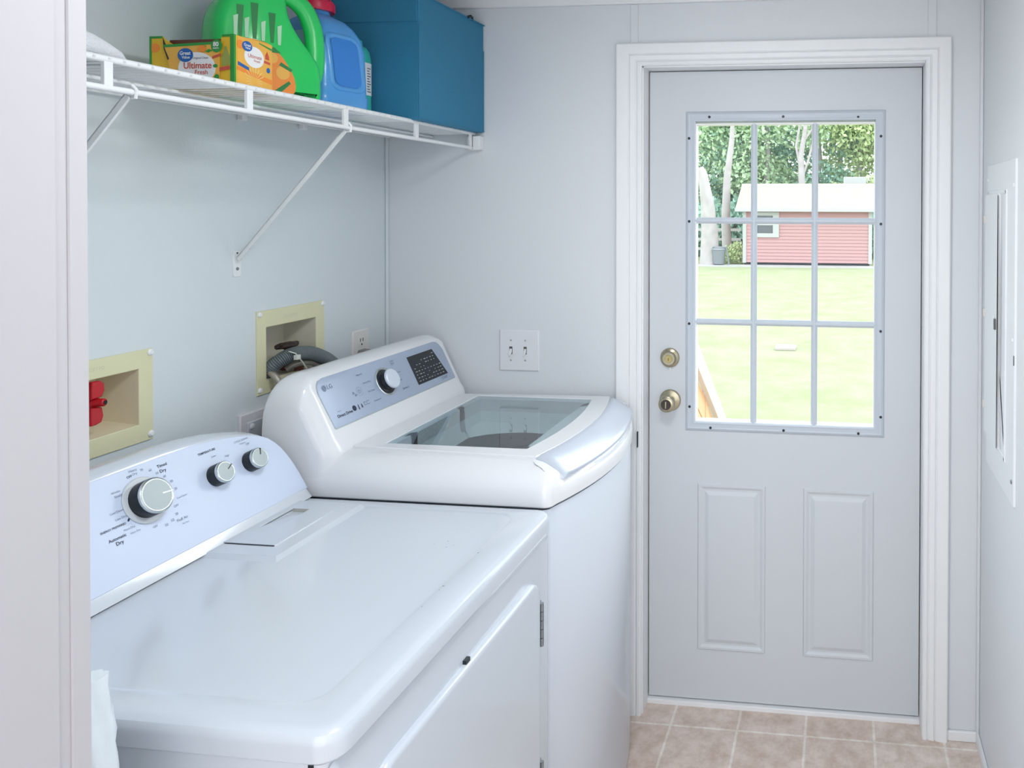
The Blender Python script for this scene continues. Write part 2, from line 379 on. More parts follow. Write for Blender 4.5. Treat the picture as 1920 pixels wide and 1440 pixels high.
# ------------------------------------------------------------------ door casing + jamb
def casing():
    m = MB(); x0, x1, z1 = 0.8405, 1.6965, 2.010
    prof = [(0.0, 0.0), (0.0, 0.011), (0.004, 0.014), (0.012, 0.014), (0.016, 0.010), (0.020, 0.0145), (0.034, 0.0165), (0.038, 0.0125), (0.042, 0.017), (0.062, 0.0195), (0.074, 0.0195), (0.078, 0.016), (0.078, 0.0)]
    wL, wT, wR = 1.03, 0.88, 0.94
    rows = []
    for w_, d in prof:
        rows.append([V((x0-w_*wL, -d, 0)), V((x0-w_*wL, -d, z1+w_*wT)), V((x1+w_*wR, -d, z1+w_*wT)), V((x1+w_*wR, -d, 0))])
    m.ring(rows, closed=False); return m
struct(casing().build('trim_8', trim_m, angle=20), 'white fluted casing around the exterior door')
jb = MB(); jb.box(0.8405, 0.8440, 0.0, 0.13, 0, 2.010); jb.box(1.6955, 1.6990, 0.0, 0.13, 0, 2.010); jb.box(0.8405, 1.6990, 0.0, 0.13, 2.006, 2.016)
jb.box(0.8405, 0.8560, 0.112, 0.14, 0, 2.010); jb.box(1.6830, 1.6990, 0.112, 0.14, 0, 2.010); jb.box(0.8405, 1.6990, 0.112, 0.14, 1.990, 2.016)
struct(jb.build('trim_9', trim_m, smooth=False), 'white door jamb lining')
th = MB(); th.box(0.844, 1.6955, 0.052, 0.14, -0.002, 0.0135)
struct(th.build('trim_10', trim_m, bevel=0.002), 'white door threshold')

# ------------------------------------------------------------------ exterior door
door = bpy.data.objects.new('door_1', None); C.objects.link(door); door.location = (0.846, DY, 0); ORG[door.name] = V(door.location)
door['kind'] = 'structure'; door['label'] = 'white exterior door with nine-pane window'
LX0, LX1, LZ0, LZ1 = 0.9700, 1.5790, 0.8770, 1.8710
sl = MB()
for a, b_, c_, d in wall_rects(0.8475, 1.6925, 0.0185, 2.0030, [(0.9924, 1.5608, 0.899, 1.8426)]): sl.box(a, b_, DY, DY+0.044, c_, d)
sl.build('slab', door_m, door, smooth=False)
def fp(x0, x1, z0, z1):
    m = MB()
    o = [(x0, z0), (x1, z0), (x1, z1), (x0, z1)]
    m.plate(o, frY(DY), [(0.0, 0.0), (0.004, 0.0045), (0.010, 0.0045), (0.018, 0.0005), (0.024, 0.0005), (0.036, 0.0055), (0.040, 0.0060)], cap0=False)
    return m
fp(1.0037, 1.2206, 0.1770, 0.7060).build('panel', door_m, door, angle=15)
fp(1.3372, 1.5550, 0.1770, 0.7045).build('panel', door_m, door, angle=15)
lf = MB()
def frame_loft(m, x0, x1, z0, z1, prof, y):
    # prof: list of (inset, height), swept round the rectangle, miter corners, open in the middle
    rows = []
    for d, h in prof:
        rows.append([V((x0+d, y-h, z0+d)), V((x1-d, y-h, z0+d)), V((x1-d, y-h, z1-d)), V((x0+d, y-h, z1-d))])
    m.ring(rows, True, False, False)
frame_loft(lf, LX0-0.006, LX1+0.006, LZ0-0.006, LZ1+0.006, [(0, 0.0), (0.004, 0.006), (0.010, 0.010), (0.014, 0.0085), (0.021, 0.0095), (0.0275, 0.012), (0.0315, 0.010), (0.0335, 0.002), (0.0335, -0.030)], DY)
lf.build('window_frame', lite_m, door, angle=20)
GX0, GX1, GZ0, GZ1 = 0.9965, 1.5530, 0.9030, 1.8370
bead = MB(); frame_loft(bead, GX0-0.003, GX1+0.004, GZ0-0.004, GZ1+0.003, [(0, 0.004), (0.0015, 0.0075), (0.0055, 0.0065), (0.0065, 0.0), (0.0065, -0.020)], DY)
bead.build('glazing_bead', trim_m, door, angle=20)
mu = MB()
def muntin(m, p0, p1, wdt):
    (xa, za), (xb, zb) = p0, p1
    vert = abs(xa-xb) < 1e-6
    sec = [(-wdt/2, -0.004), (-wdt/2, 0.002), (-wdt/4, 0.0065), (-wdt*0.12, 0.0085), (wdt*0.12, 0.0085), (wdt/4, 0.0065), (wdt/2, 0.002), (wdt/2, -0.004)]
    rows = []
    for (x, z) in (p0, p1):
        rows.append([V((x+a, DY-h, z)) if vert else V((x, DY-h, z+a)) for a, h in sec])
    m.ring(rows, True)
for x in (1.1805, 1.3695): muntin(mu, (x, GZ0), (x, GZ1), 0.0195)
mu.build('vertical_muntins', lite_m, door, angle=25)
mu = MB()
for z in (1.5350, 1.2165): muntin(mu, (GX0, z), (GX1, z), 0.0195)
for v_ in mu.v: v_.y += 0.0006
mu.build('horizontal_muntins', lite_m, door, angle=25)
MB().box(GX0-0.003, GX1+0.003, DY+0.010, DY+0.013, GZ0-0.003, GZ1+0.003).build('pane', pane_m, door, smooth=False)
for x, z in [(1.040, 1.8588), (1.2714, 1.8575), (1.5009, 1.8535), (0.9755, 1.7925), (0.9765, 1.5321), (0.9770, 1.2104), (0.9790, 0.9486), (1.5700, 1.7950), (1.5710, 1.5270), (1.5720, 1.1990), (1.5735, 0.9360), (1.0459, 0.8840), (1.2760, 0.8840), (1.5060, 0.8830)]:
    MB().lathe([(0.0042, 0), (0.0042, 0.0015), (0.003, 0.003)], (x, DY-0.0085, z), (0, -1, 0), 12).build('screw', black_m, door)
# deadbolt
db = MB().lathe([(0.031, 0), (0.031, 0.003), (0.029, 0.009), (0.022, 0.012), (0.0205, 0.020), (0.019, 0.022)], (0.914, DY, 1.1000), (0, -1, 0), 40)
dbo = db.build('deadbolt', brass_m, door)
MB().lathe([(0.0125, 0), (0.0115, 0.0025)], (0.914, DY-0.0215, 1.1000), (0, -1, 0), 24).build('key_cylinder', brass2_m, dbo)
MB().box(0.9132, 0.9148, DY-0.0245, DY-0.023, 1.094, 1.103).build('keyway', black_m, dbo)
MB().box(0.913, 0.917, DY-0.004, DY, 1.062, 1.070).build('latch_tab', trim_m, dbo)
kn = MB().lathe([(0.0345, 0), (0.0345, 0.003), (0.032, 0.008), (0.022, 0.011), (0.014, 0.013), (0.013, 0.026), (0.018, 0.031), (0.0245, 0.040), (0.0265, 0.050), (0.0245, 0.058), (0.019, 0.061)], (0.915, DY, 0.9650), (0, -1, 0), 40)
kno = kn.build('door_knob', brass_m, door)
MB().lathe([(0.0165, 0.0), (0.0150, 0.002)], (0.915, DY-0.0605, 0.9650), (0, -1, 0), 28).build('turn_button_recess', blkiron_m, kno)
MB().box(0.9125, 0.9175, DY-0.067, DY-0.061, 0.954, 0.976).build('turn_button', brass_m, kno, bevel=0.0015)
MB().lathe([(0.003, 0), (0.003, 0.0015)], (0.936, DY-0.0085, 0.964), (0, -1, 0), 12).build('rose_screw', black_m, kno)

# ------------------------------------------------------------------ switch plate on back wall
sp = thing('switch_plate', 'white double toggle switch plate on back wall above the washer', 'light switch', (0.445, 0, 1.124))
MB().plate(rrect(0.3795, 0.5100, 1.0590, 1.1885, 0.003, 3), frY(0), [(0, 0), (0, 0.003), (0.0035, 0.006)]).build('plate', plate_m, sp, smooth=False)
for x in (0.4185, 0.4655):
    MB().box(x-0.005, x+0.005, -0.0066, -0.0055, 1.112, 1.136).build('toggle_slot', slot_m, sp)
    t = MB(); t.ring([[V((x-0.0036, -0.006, 1.117)), V((x+0.0036, -0.006, 1.117)), V((x+0.0036, -0.006, 1.130)), V((x-0.0036, -0.006, 1.130))],
                      [V((x-0.0028, -0.017, 1.109)), V((x+0.0028, -0.017, 1.109)), V((x+0.0028, -0.016, 1.115)), V((x-0.0028, -0.016, 1.115))]])
    t.build('toggle', plate_m, sp, bevel=0.0006)
    for z in (1.0925, 1.1555): MB().lathe([(0.0032, 0), (0.0028, 0.0012)], (x, -0.0058, z), (0, -1, 0), 12).build('plate_screw', mat('screw_grey', (0.42, 0.43, 0.44), 0.4), sp)

# ------------------------------------------------------------------ outlet on left wall
ot = thing('outlet_plate', 'ivory duplex outlet on left wall behind the washer console', 'outlet', (0, -0.144, 1.142))
MB().plate(rrect(-0.1840, -0.1040, 1.084, 1.2010, 0.003, 3), frX(0), [(0, 0), (0, 0.003), (0.003, 0.0055)]).build('plate', plate2_m, ot, angle=20)
for z in (1.165, 1.121):
    rc = MB().plate(ellipse(-0.144, z, 0.0175, 0.0165, 24), frX(0.0050), [(0, 0), (0.0008, 0.0018)]).build('receptacle', plate2_m, ot)
    for y in (-0.1505, -0.1375): MB().box(0.0066, 0.0072, y-0.0013, y+0.0013, z+0.001, z+0.011).build('slot', black_m, rc)
    MB().lathe([(0.003, 0), (0.003, 0.0006)], (0.0066, -0.144, z-0.0075), (1, 0, 0), 12).build('ground_hole', black_m, rc)
pl = MB().plate(rrect(-0.164, -0.122, 1.106, 1.142, 0.009, 4), frX(0.0055), [(0, 0), (0.001, 0.020), (0.006, 0.026)])
pl.tube([(0.022, -0.144, 1.108), (0.026, -0.144, 1.09), (0.030, -0.146, 1.06), (0.032, -0.15, 1.02), (0.035, -0.16, 0.9), (0.04, -0.17, 0.6)], 0.005, 10)
tag(pl.build('power_plug', plug_m), 'grey power plug in the outlet behind the washer console', 'plug')

# ------------------------------------------------------------------ laundry boxes
def laundry_box(label, y0, y1, z0, z1, hole, m_in, textstr):
    o = thing('laundry_outlet_box', label, 'outlet box', (0, (y0+y1)/2, (z0+z1)/2))
    hy0, hy1, hz0, hz1 = hole
    fm = MB(); rows = []
    for t, x in ((0, 0.0), (0, 0.0032), (0.02, 0.0042), (0.96, 0.0042), (1, 0.0032), (1, -0.001)):
        rows.append([V((x, y0+(hy0-y0)*t, z0+(hz0-z0)*t)), V((x, y1+(hy1-y1)*t, z0+(hz0-z0)*t)), V((x, y1+(hy1-y1)*t, z1+(hz1-z1)*t)), V((x, y0+(hy0-y0)*t, z1+(hz1-z1)*t))])
    fm.ring(rows, True, False, False); fm.build('flange', cream_m, o, angle=20)
    r_ = MB(); D = 0.085; t = 0.004
    # inner shell open at the front
    ins = 0.010
    A = [V((0.0035, hy0, hz0)), V((0.0035, hy1, hz0)), V((0.0035, hy1, hz1)), V((0.0035, hy0, hz1))]
    Bq = [V((-D, hy0+ins, hz0+ins)), V((-D, hy1-ins, hz0+ins)), V((-D, hy1-ins, hz1-ins)), V((-D, hy0+ins, hz1-ins))]
    r_.add(A+Bq, [(0,1,5,4),(1,2,6,5),(2,3,7,6),(3,0,4,7),(4,5,6,7)])
    r_.build('recess', m_in, o, smooth=False)
    for y in (y0+0.008, y1-0.006):
        for z in (z0+0.012, z1-0.008):
            MB().lathe([(0.0072, 0), (0.0070, 0.003), (0.004, 0.0055)], (0.003, y, z), (1, 0, 0), 16).build('screw_cap', screwcap_m, o)
    if textstr:
        text(textstr, 'embossed_lettering', mat('embossed_cream', (0.60, 0.59, 0.42), 0.4), o, (0.004, (hy0+hy1)/2 - 0.006, hz1+0.019), (0, 1, 0), (0, 0, 1), width=0.048)
    return o
lb1 = laundry_box('aged cream recessed box with red valve, left of the dryer console', -1.105, -0.854, 1.0824, 1.2745, B1, creamin_m, 'CALDETTO')
lb2 = laundry_box('aged cream recessed box with the grey hose, behind the washer', -0.561, -0.3105, 1.100, 1.311, B2, boxin2_m, 'CALDETTO')
# red quarter-turn valve in box 1
vv = thing('supply_valve', 'red winged shutoff valve inside the left cream box', 'valve', (-0.02, -0.985, 1.175))
MB().cyl((-0.035, -0.982, 1.117), (-0.035, -0.982, 1.236), 0.015, n=20).build('pipe', mat('pipe_pinkish', (0.62, 0.50, 0.44), 0.4), vv)
MB().cyl((-0.035, -0.982, 1.160), (-0.035, -0.982, 1.218), 0.019, n=20).build('valve_body', mat('pipe_pale', (0.74, 0.62, 0.56), 0.4), vv)
hd = MB(); hd.lathe([(0.013, 0), (0.011, 0.016), (0.008, 0.030), (0.0075, 0.040)], (-0.022, -0.982, 1.189), (1, 0.25, 0), 24)
hpoly = [(-0.012, 0.008), (0.010, 0.010), (0.0155, 0.022), (0.0145, 0.036), (0.006, 0.0425), (-0.010, 0.043)]
hpoly2 = [(-0.012, -0.008), (-0.014, -0.043), (-0.002, -0.043), (0.009, -0.040), (0.013, -0.028), (0.010, -0.010)]
for pl_ in (hpoly, hpoly2):
    a = [(V((-0.002, -0.979+p[0], 1.189+p[1]))) for p in pl_]; b2 = [q+V((0.009, 0, 0)) for q in a]; hd.ring([a, b2])
hh = hd.build('wing_handle', red_m, vv, bevel=0.002)
MB().lathe([(0.0045, 0), (0.0045, 0.001)], V((-0.022, -0.982, 1.189))+V((1, 0.25, 0)).normalized()*0.0400, (1, 0.25, 0), 16).build('screw', black_m, hh)

# valve + hoses in box 2
wv = thing('washer_valve', 'dark bronze hose valve inside the cream box behind the washer', 'valve', (-0.03, -0.455, 1.19))
vk = MB(); pts = []
for i in range(48):
    a = 2*math.pi*i/48; rr = 0.0225 + 0.0028*math.cos(6*a); pts.append((rr*math.cos(a), rr*math.sin(a)))
fv = lambda a, b_, h: V((-0.012+a*1.0, -0.437+b_*1.35, 1.206+h+a*0.10))
vk.plate(pts, fv, [(0.003, -0.007), (0, -0.003), (0, 0.004), (0.004, 0.007)])
vk.build('valve_wheel', blkiron_m, wv)
MB().cyl((-0.012, -0.437, 1.150), (-0.012, -0.437, 1.205), 0.007, n=16).build('stem', blkiron_m, wv)
MB().lathe([(0.012, 0), (0.020, 0.006), (0.020, 0.022), (0.014, 0.03)], (-0.012, -0.444, 1.142), (0, 0, 1), 6).build('brass_body', brown_m, wv)
MB().lathe([(0.014, 0), (0.014, 0.022)], (0.000, -0.425, 1.150), (0.6, 0.5, -0.1), 20).build('coupling', brown_m, wv)

def arc_pts(ctrl, n=40):
    # Catmull-Rom through control points
    P = [V(c_) for c_ in ctrl]; P = [P[0]*2-P[1]] + P + [P[-1]*2-P[-2]]; out = []
    segs = len(P)-3
    for s_ in range(segs):
        a, b_, c_, d = P[s_:s_+4]; m_ = max(2, n//segs)
        for i in range(m_):
            t = i/m_; out.append(0.5*((2*b_)+(-a+c_)*t+(2*a-5*b_+4*c_-d)*t*t+(-a+3*b_-3*c_+d)*t**3))
    out.append(P[-2]); return out
hp_ = arc_pts([(-0.045, -0.490, 1.105), (-0.020, -0.505, 1.138), (0.014, -0.512, 1.172), (0.034, -0.482, 1.190), (0.041, -0.440, 1.188), (0.043, -0.399, 1.176), (0.046, -0.350, 1.149), (0.050, -0.312, 1.110), (0.052, -0.290, 1.04), (0.055, -0.28, 0.9)], 300)
hr = [0.0180 if (i % 3) < 2 else 0.0150 for i in range(len(hp_))]
tag(MB().tube(hp_, hr, 20).build('drain_hose', hose_m, angle=60), 'grey corrugated drain hose looping out of the cream wall box', 'hose')
h1 = arc_pts([(-0.045, -0.485, 1.135), (-0.015, -0.510, 1.150), (0.012, -0.522, 1.149), (0.030, -0.524, 1.133), (0.038, -0.520, 1.112), (0.042, -0.514, 1.080), (0.045, -0.51, 1.0)], 60)
tag(MB().tube(h1, 0.0085, 14).build('supply_hose', braid_m), 'braided steel supply hose at left side of the cream box behind washer', 'hose', 'braided supply hoses')
h2 = arc_pts([(0.002, -0.458, 1.146), (0.016, -0.446, 1.157), (0.030, -0.420, 1.159), (0.032, -0.390, 1.149), (0.034, -0.3645, 1.131), (0.036, -0.350, 1.112), (0.040, -0.338, 1.080), (0.042, -0.335, 1.0)], 60)
tag(MB().tube(h2, 0.0085, 14).build('supply_hose', braid_m), 'braided steel supply hose arching under the grey drain hose', 'hose', 'braided supply hoses')
ct = MB(); 
ct.tube([(0.046, -0.505, 1.203), (0.054, -0.492, 1.196), (0.058, -0.470, 1.168), (0.060, -0.450, 1.140), (0.060, -0.440, 1.120)], 0.0042, 8, ry=0.0016)
ct.box(0.053, 0.063, -0.497, -0.483, 1.180, 1.192)
tag(ct.build('cable_tie', tie_m, bevel=0.0005), 'white nylon cable tie strapped around the grey drain hose', 'cable tie')

# low access panel behind dryer
ap = thing('access_panel', 'off-white square access panel with round screw caps, behind the dryer', 'wall panel', (0, -0.52, 0.97))
MB().plate(rrect(-0.622, -0.40, 0.86, 1.068, 0.004, 3), frX(0), [(0, 0), (0, 0.006), (0.003, 0.009)]).build('frame', mat('pinkish_white', (0.70, 0.68, 0.72), 0.45), ap, angle=20)
MB().plate(rrect(-0.604, -0.418, 0.878, 1.046, 0.002, 2), frX(0.009), [(0, 0), (0.001, 0.004), (0.002, 0.005)]).build('cover', mat('pinkish_white2', (0.66, 0.66, 0.72), 0.45), ap, angle=20)
for y, z in ((-0.592, 1.034), (-0.430, 1.034), (-0.592, 0.89), (-0.430, 0.89)):
    MB().lathe([(0.0078, 0), (0.007, 0.004), (0.004, 0.006)], (0.013, y, z), (1, 0, 0), 16).build('screw_cap', screwcap_m, ap)

# ------------------------------------------------------------------ breaker panel on right wall
bp = thing('breaker_panel', 'white painted breaker panel cover on the right wall', 'electrical panel', (XR, -0.28, 1.28))
MB().plate(rrect(-0.4530, -0.1090, 0.869, 1.694, 0.002, 2), frX(XR, -1), [(0, 0), (0, 0.004), (0.0015, 0.0055)]).build('cover', panel_m, bp, angle=15)
MB().plate(rrect(-0.3680, -0.1300, 0.945, 1.625, 0.004, 3), frX(XR, -1), [(0, 0.005), (0.003, 0.009), (0.012, 0.009), (0.014, 0.0065)], cap0=False).build('raised_surround', panel_m, bp, angle=15)
dr_ = MB().plate(rrect(-0.2960, -0.1150, 0.955, 1.615, 0.004, 3), frX(XR, -1), [(0, 0.006), (0.001, 0.012), (0.003, 0.0135)])
dro = dr_.build('panel_door', panel_m, bp, angle=15)
gp = MB(); rows = []
for i in range(21):
    t = i/20; z = 0.962+0.648*t; wdt = 0.0075+0.005*math.sin(math.pi*min(1, max(0, (t-0.02)*1.02)))**1.5
    rows.append([V((XR-0.0150, -0.2950-wdt, z)), V((XR-0.0150, -0.2950, z))])
gp.ring(rows, closed=False); gp.build('open_gap', mat('deep_gap', (0.004, 0.004, 0.005), 0.95, spec=0.0), bp)
MB().box(XR-0.018, XR-0.0135, -0.277, -0.268, 1.262, 1.290).build('latch', slot_m, dro, bevel=0.001)
MB().box(XR-0.0195, XR-0.0135, -0.262, -0.255, 1.268, 1.296).build('latch_grip', panel_m, dro, bevel=0.001)
for z in (1.545, 1.285, 1.032): MB().box(XR-0.017, XR-0.004, -0.121, -0.107, z-0.011, z+0.011).build('hinge_tab', mat('tab_beige', (0.72, 0.66, 0.62), 0.5), bp, bevel=0.001)
for y, z in ((-0.436, 1.632), (-0.436, 1.262), (-0.434, 0.924), (-0.117, 1.655)):
    MB().lathe([(0.006, 0), (0.006, 0.001), (0.0035, 0.003)], (XR-0.0050, y, z), (-1, 0, 0), 14).build('cover_screw', steel_m if z < 1 else screwcap_m, bp)
MB().box(XR-0.0065, XR-0.0050, -0.452, -0.448, 1.205, 1.228).build('paint_chip', black_m, bp)

# ------------------------------------------------------------------ dryer
DYC = (-1.4375, -0.702)
dry = thing('clothes_dryer', 'white top-control clothes dryer with three round knobs, nearest appliance', 'dryer', (0.47, -1.07, 0))
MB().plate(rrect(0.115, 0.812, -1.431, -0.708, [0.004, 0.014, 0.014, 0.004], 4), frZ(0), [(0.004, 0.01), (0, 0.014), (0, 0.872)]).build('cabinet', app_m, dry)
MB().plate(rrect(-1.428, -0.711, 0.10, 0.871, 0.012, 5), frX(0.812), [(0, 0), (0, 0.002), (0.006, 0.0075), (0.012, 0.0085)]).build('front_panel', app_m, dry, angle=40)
lid = MB(); n_ = 7
o_ = rrect(0.108, 0.8275, -1.4375, -0.702, [0.006, 0.034, 0.034, 0.006], n_)
rows = []
for d, h in [(0.012, 0.8735), (0.003, 0.8745), (0, 0.878), (0, 0.898), (0.0012, 0.904), (0.0045, 0.9095), (0.010, 0.9130), (0.018, 0.9145), (0.030, 0.9150)]:
    rows.append([V((p[0], p[1], h)) for p in offset(o_, d)])
i_ = rrect(0.205, 0.7655, -1.385, -0.742, [0.035, 0.040, 0.045, 0.035], n_)
rows.append([V((p[0], p[1], 0.9150)) for p in i_])
rows.append([V((p[0], p[1], 0.9140)) for p in offset(i_, 0.0025)])
rows.append([V((p[0], p[1], 0.9128 if p[1] > -1.3 else 0.9135)) for p in offset(i_, 0.007)])
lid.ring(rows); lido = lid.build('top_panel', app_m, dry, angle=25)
pad = MB(); hole = (0.2735, 0.3115, -0.907, -0.787)
po = rrect(0.18, 0.413, -1.010, -0.7405, [0.01, 0.012, 0.012, 0.01], 3)
for a, b_, c_, d in wall_rects(0.18, 0.400, -0.998, -0.7425, [hole]): pad.box(a, b_, c_, d, 0.912, 0.9185)
# sloping skirt of the raised pad
pad.ring([[V((0.18, -1.013, 0.9125)), V((0.412, -1.013, 0.9125)), V((0.4145, -0.7425, 0.9125))], [V((0.18, -0.998, 0.9185)), V((0.400, -0.998, 0.9185)), V((0.400, -0.7425, 0.9185))]], closed=False)
pad.build('filter_surround', app_m, dry, smooth=False)
hat = MB()
for a, b_, c_, d in wall_rects(0.20, 0.3665, -0.959, -0.744, [hole]): hat.box(a, b_, c_, d, 0.917, 0.9205)
hato = hat.build('lint_filter_door', app_m, dry, smooth=False)
MB().add([V((0.2735, -0.907, 0.9200)), V((0.3115, -0.907, 0.9200)), V((0.3115, -0.787, 0.9132)), V((0.2735, -0.787, 0.9132))], [(0,1,2,3)]).build('finger_recess', app_m, hato, smooth=False)
MB().add([V((0.2735, -0.7875, 0.9132)), V((0.3115, -0.7875, 0.9132)), V((0.3115, -0.7875, 0.9203)), V((0.2735, -0.7875, 0.9203))], [(0,1,2,3)]).build('recess_end', mat('lit_end_beige', (0.52, 0.52, 0.46), 0.7), hato, smooth=False)  # beige of the lit end wall put into its colour
gr = MB(); gr.tube([(0.262, -0.9602, 0.9188), (0.366, -0.9602, 0.9188)], 0.0011, 6); gr.build('door_gap', dark_m, hato)

def console(mb, ys, H, xf_, xb, zb, rr, nf=8, ins=lambda y: 0):
    rows = []
    for y in ys:
        xf = lambda z, q=ins(y): xf_(z)-q
        h = H(y); r_ = min(rr, (h-zb)*0.85); zt = h-r_
        a, b_ = xf(zt), xb(zt); xm, hw = (a+b_)/2, (a-b_)/2
        sec = [V((xb(zb), y, zb))]
        for k in range(1, 4): z = zb+(zt-zb)*k/4; sec.append(V((xb(z), y, z)))
        for k in range(11):
            t = math.pi - math.pi*k/10; sec.append(V((xm+hw*math.cos(t), y, zt+r_*math.sin(t))))
        zs = [zt+(zb-zt)*k/nf for k in range(1, nf+1)]
        for z in zs: sec.append(V((xf(z), y, z)))
        rows.append(sec)
    mb.ring(rows); return mb
def se(t, p): t = min(1, max(0, t)); return (1-t**p)**(1/p)
DXF = lambda z: 0.253-(z-0.918)*0.4545
def interp(x, P):
    if x <= P[0][0]: return P[0][1]
    for (a, b_), (c_, d) in zip(P, P[1:]):
        if x <= c_: return b_+(d-b_)*(x-a)/(c_-a)
    return P[-1][1]
DH = [(0, 1.1140), (0.07, 1.1135), (0.128, 1.1115), (0.18, 1.1055), (0.232, 1.0955), (0.26, 1.0885), (0.280, 1.0825), (0.300, 1.0740), (0.322, 1.0600), (0.338, 1.0400), (0.350, 1.0150), (0.358, 0.990), (0.363, 0.965), (0.3665, 0.938)]
def dH(y): return interp(abs(y+1.0685), DH)
ys = sorted({round(-1.0685+s_*e, 5) for e, _ in DH for s_ in (-1, 1)} | {round(-1.0685+s_*e, 5) for e in (0.03, 0.10, 0.155, 0.205, 0.246, 0.29, 0.311, 0.33, 0.344, 0.354) for s_ in (-1, 1)})
cons = console(MB(), ys, dH, lambda z: DXF(z)+(0.007*min(1, (0.936-z)/0.02) if z < 0.936 else 0), lambda z: 0.112+0.06*max(0, z-1.03), 0.9165, 0.016, 10, lambda y: 0.010*(1-math.sqrt(max(0, 1-min(1, max(0, (abs(y+1.0685)-(0.366-0.014))/0.0145))**2))))
cno = cons.build('control_console', app_m, dry, angle=40)
dn = V((0.9104, 0, 0.4138)); dup_ = V((-0.4138, 0, 0.9104))
def dface(y, z, off=0.0): return V((DXF(z), y, z)) + dn*off
poly = [(-1.4310, 0.9345), (-0.7060, 0.9345)]
def dH2(y):
    e = abs(y+1.0685)*366.5/362.5; return interp(e, DH)-0.0145*max(0.25, 1-(e/0.366)**2)
for e in (0.3620, 0.3605, 0.357, 0.351, 0.344, 0.336, 0.326, 0.312, 0.296, 0.276, 0.25, 0.22, 0.18, 0.13, 0.07): poly.append((-1.0685+e, dH2(-1.0685+e)))
for e in (0.0, 0.07, 0.13, 0.18, 0.22, 0.25, 0.276, 0.296, 0.312, 0.326, 0.336, 0.344, 0.351, 0.357, 0.3605, 0.362): poly.append((-1.0685-e, dH2(-1.0685-e)))
MB().plate(poly, lambda a, b_, h: dface(a, b_, h), [(0, 0.0), (0, 0.0008), (0.0008, 0.0014)]).build('control_panel', dpanel_m, dry, angle=20)
PO = 0.0016
for s, y, z, w_ in [('Timed',-1.0131,1.0847,0.0218),('Dry',-1.0152,1.0755,0.0141),('Automatic',-1.1391,1.0020,0.0345),('Dry',-1.1384,0.9940,0.0145),('ENERGY PREFERRED',-1.1396,1.0185,0.0490),('OFF',-1.0795,1.0856,0.0109),
      ('TEMPERATURE',-0.9133,1.0785,0.0448)]:
    text(s, 'lettering', ink_m, cno, dface(y, z, PO), (0, 1, 0), dup_, width=w_*0.94, bold=0.012)
for s, y, z, w_ in [('Heavy',-1.0695,1.0936,0.0171),('Dry',-1.0681,1.0874,0.0101),('70',-1.0534,1.0892,0.0062),('60',-1.0384,1.0837,0.0063),('50',-1.0280,1.0749,0.0064),('40',-1.0167,1.0651,0.0065),('30',-1.0075,1.0530,0.0066),('20',-1.0053,1.0383,0.0066),('Wrinkle',-1.1129,1.0702,0.0180),('Shield',-1.1110,1.0631,0.0152),('Cool Down',-1.1240,1.0404,0.0279),('Less Dry',-1.1211,1.0292,0.0224),('More Dry',-1.1140,1.0086,0.0226),('Very Dry',-1.1064,1.0001,0.0210),
      ('Cool Down',-0.9990,1.0221,0.0244),('OFF',-1.0173,1.0110,0.0108),('20',-1.0224,0.9982,0.0064),('10',-1.0349,0.9914,0.0063),('Fluff Air',-1.0152,0.9866,0.0260),('No Heat',-1.0121,0.9785,0.0152),('OFF',-1.0695,0.9938,0.0100),('10',-1.0489,0.9883,0.0062),
      ('Low',-0.9022,1.0665,0.0113),('High',-0.8723,1.0580,0.0118),('CYCLE SIGNAL',-0.8252,1.0757,0.0420),('Volume',-0.8248,1.0695,0.0180),('Off',-0.8137,1.0643,0.0098)]:
    text(s, 'lettering', inkl_m, cno, dface(y, z, PO), (0, 1, 0), dup_, width=w_*0.92)
MB().plate(ellipse(0, 0, 0.0030, 0.0018, 12), lambda a, b_, h: dface(-1.1095+a*0.7-b_*0.7, 1.0215+a*0.7+b_*0.7, PO+h), [(0, 0), (0, 0.0002)]).build('leaf_mark', ink_m, cno)
def dryer_knob(y, z, R, hgt, ring, ang):
    c = dface(y, z, 0.0015)
    k = MB().lathe([(R*1.02, 0), (R*1.02, hgt*0.55), (R*0.99, hgt*0.62)], c, dn, 40).build('knob', black_m, dry)
    MB().lathe([(R*0.98, 0), (R*1.0, 0.002), (R*1.0, 0.0055), (R*0.93, 0.0072), (R*0.90, 0.0066), (R*0.88, 0.0066)], c+dn*(hgt*0.60), dn, 48, cap0=True).build('rim', chrome_m, k)
    MB().lathe([(R*0.885, 0), (R*0.87, 0.0006), (R*0.5, 0.0012), (0.002, 0.0014)], c+dn*(hgt*0.60+0.0060), dn, 48).build('cap', capm, k)
    e1 = V((0, 1, 0)); a = math.radians(ang); d = e1*math.cos(a)+dup_*math.sin(a); s_ = e1*-math.sin(a)+dup_*math.cos(a)
    o2 = c+dn*(hgt*0.60+0.0072); p0, p1 = o2+d*R*0.28, o2+d*R*0.93; hw = R*0.045
    MB().ring([[p0-s_*hw, p1-s_*hw, p1+s_*hw, p0+s_*hw], [p0-s_*hw+dn*0.0007, p1-s_*hw+dn*0.0007, p1+s_*hw+dn*0.0007, p0+s_*hw+dn*0.0007]]).build('pointer', trim_m if ring else black_m, k)
    if ring:
        MB().lathe([(0.0425, 0), (0.0430, 0.0015), (0.0415, 0.0028), (0.036, 0.0028)], c, dn, 56).build('dial_ring', clear_m, k)
dryer_knob(-1.0690, 1.0405, 0.0325, 0.036, True, -6)
dryer_knob(-0.9135, 1.0315, 0.0215, 0.030, False, 28)
dryer_knob(-0.8230, 1.0305, 0.0215, 0.030, False, 65)
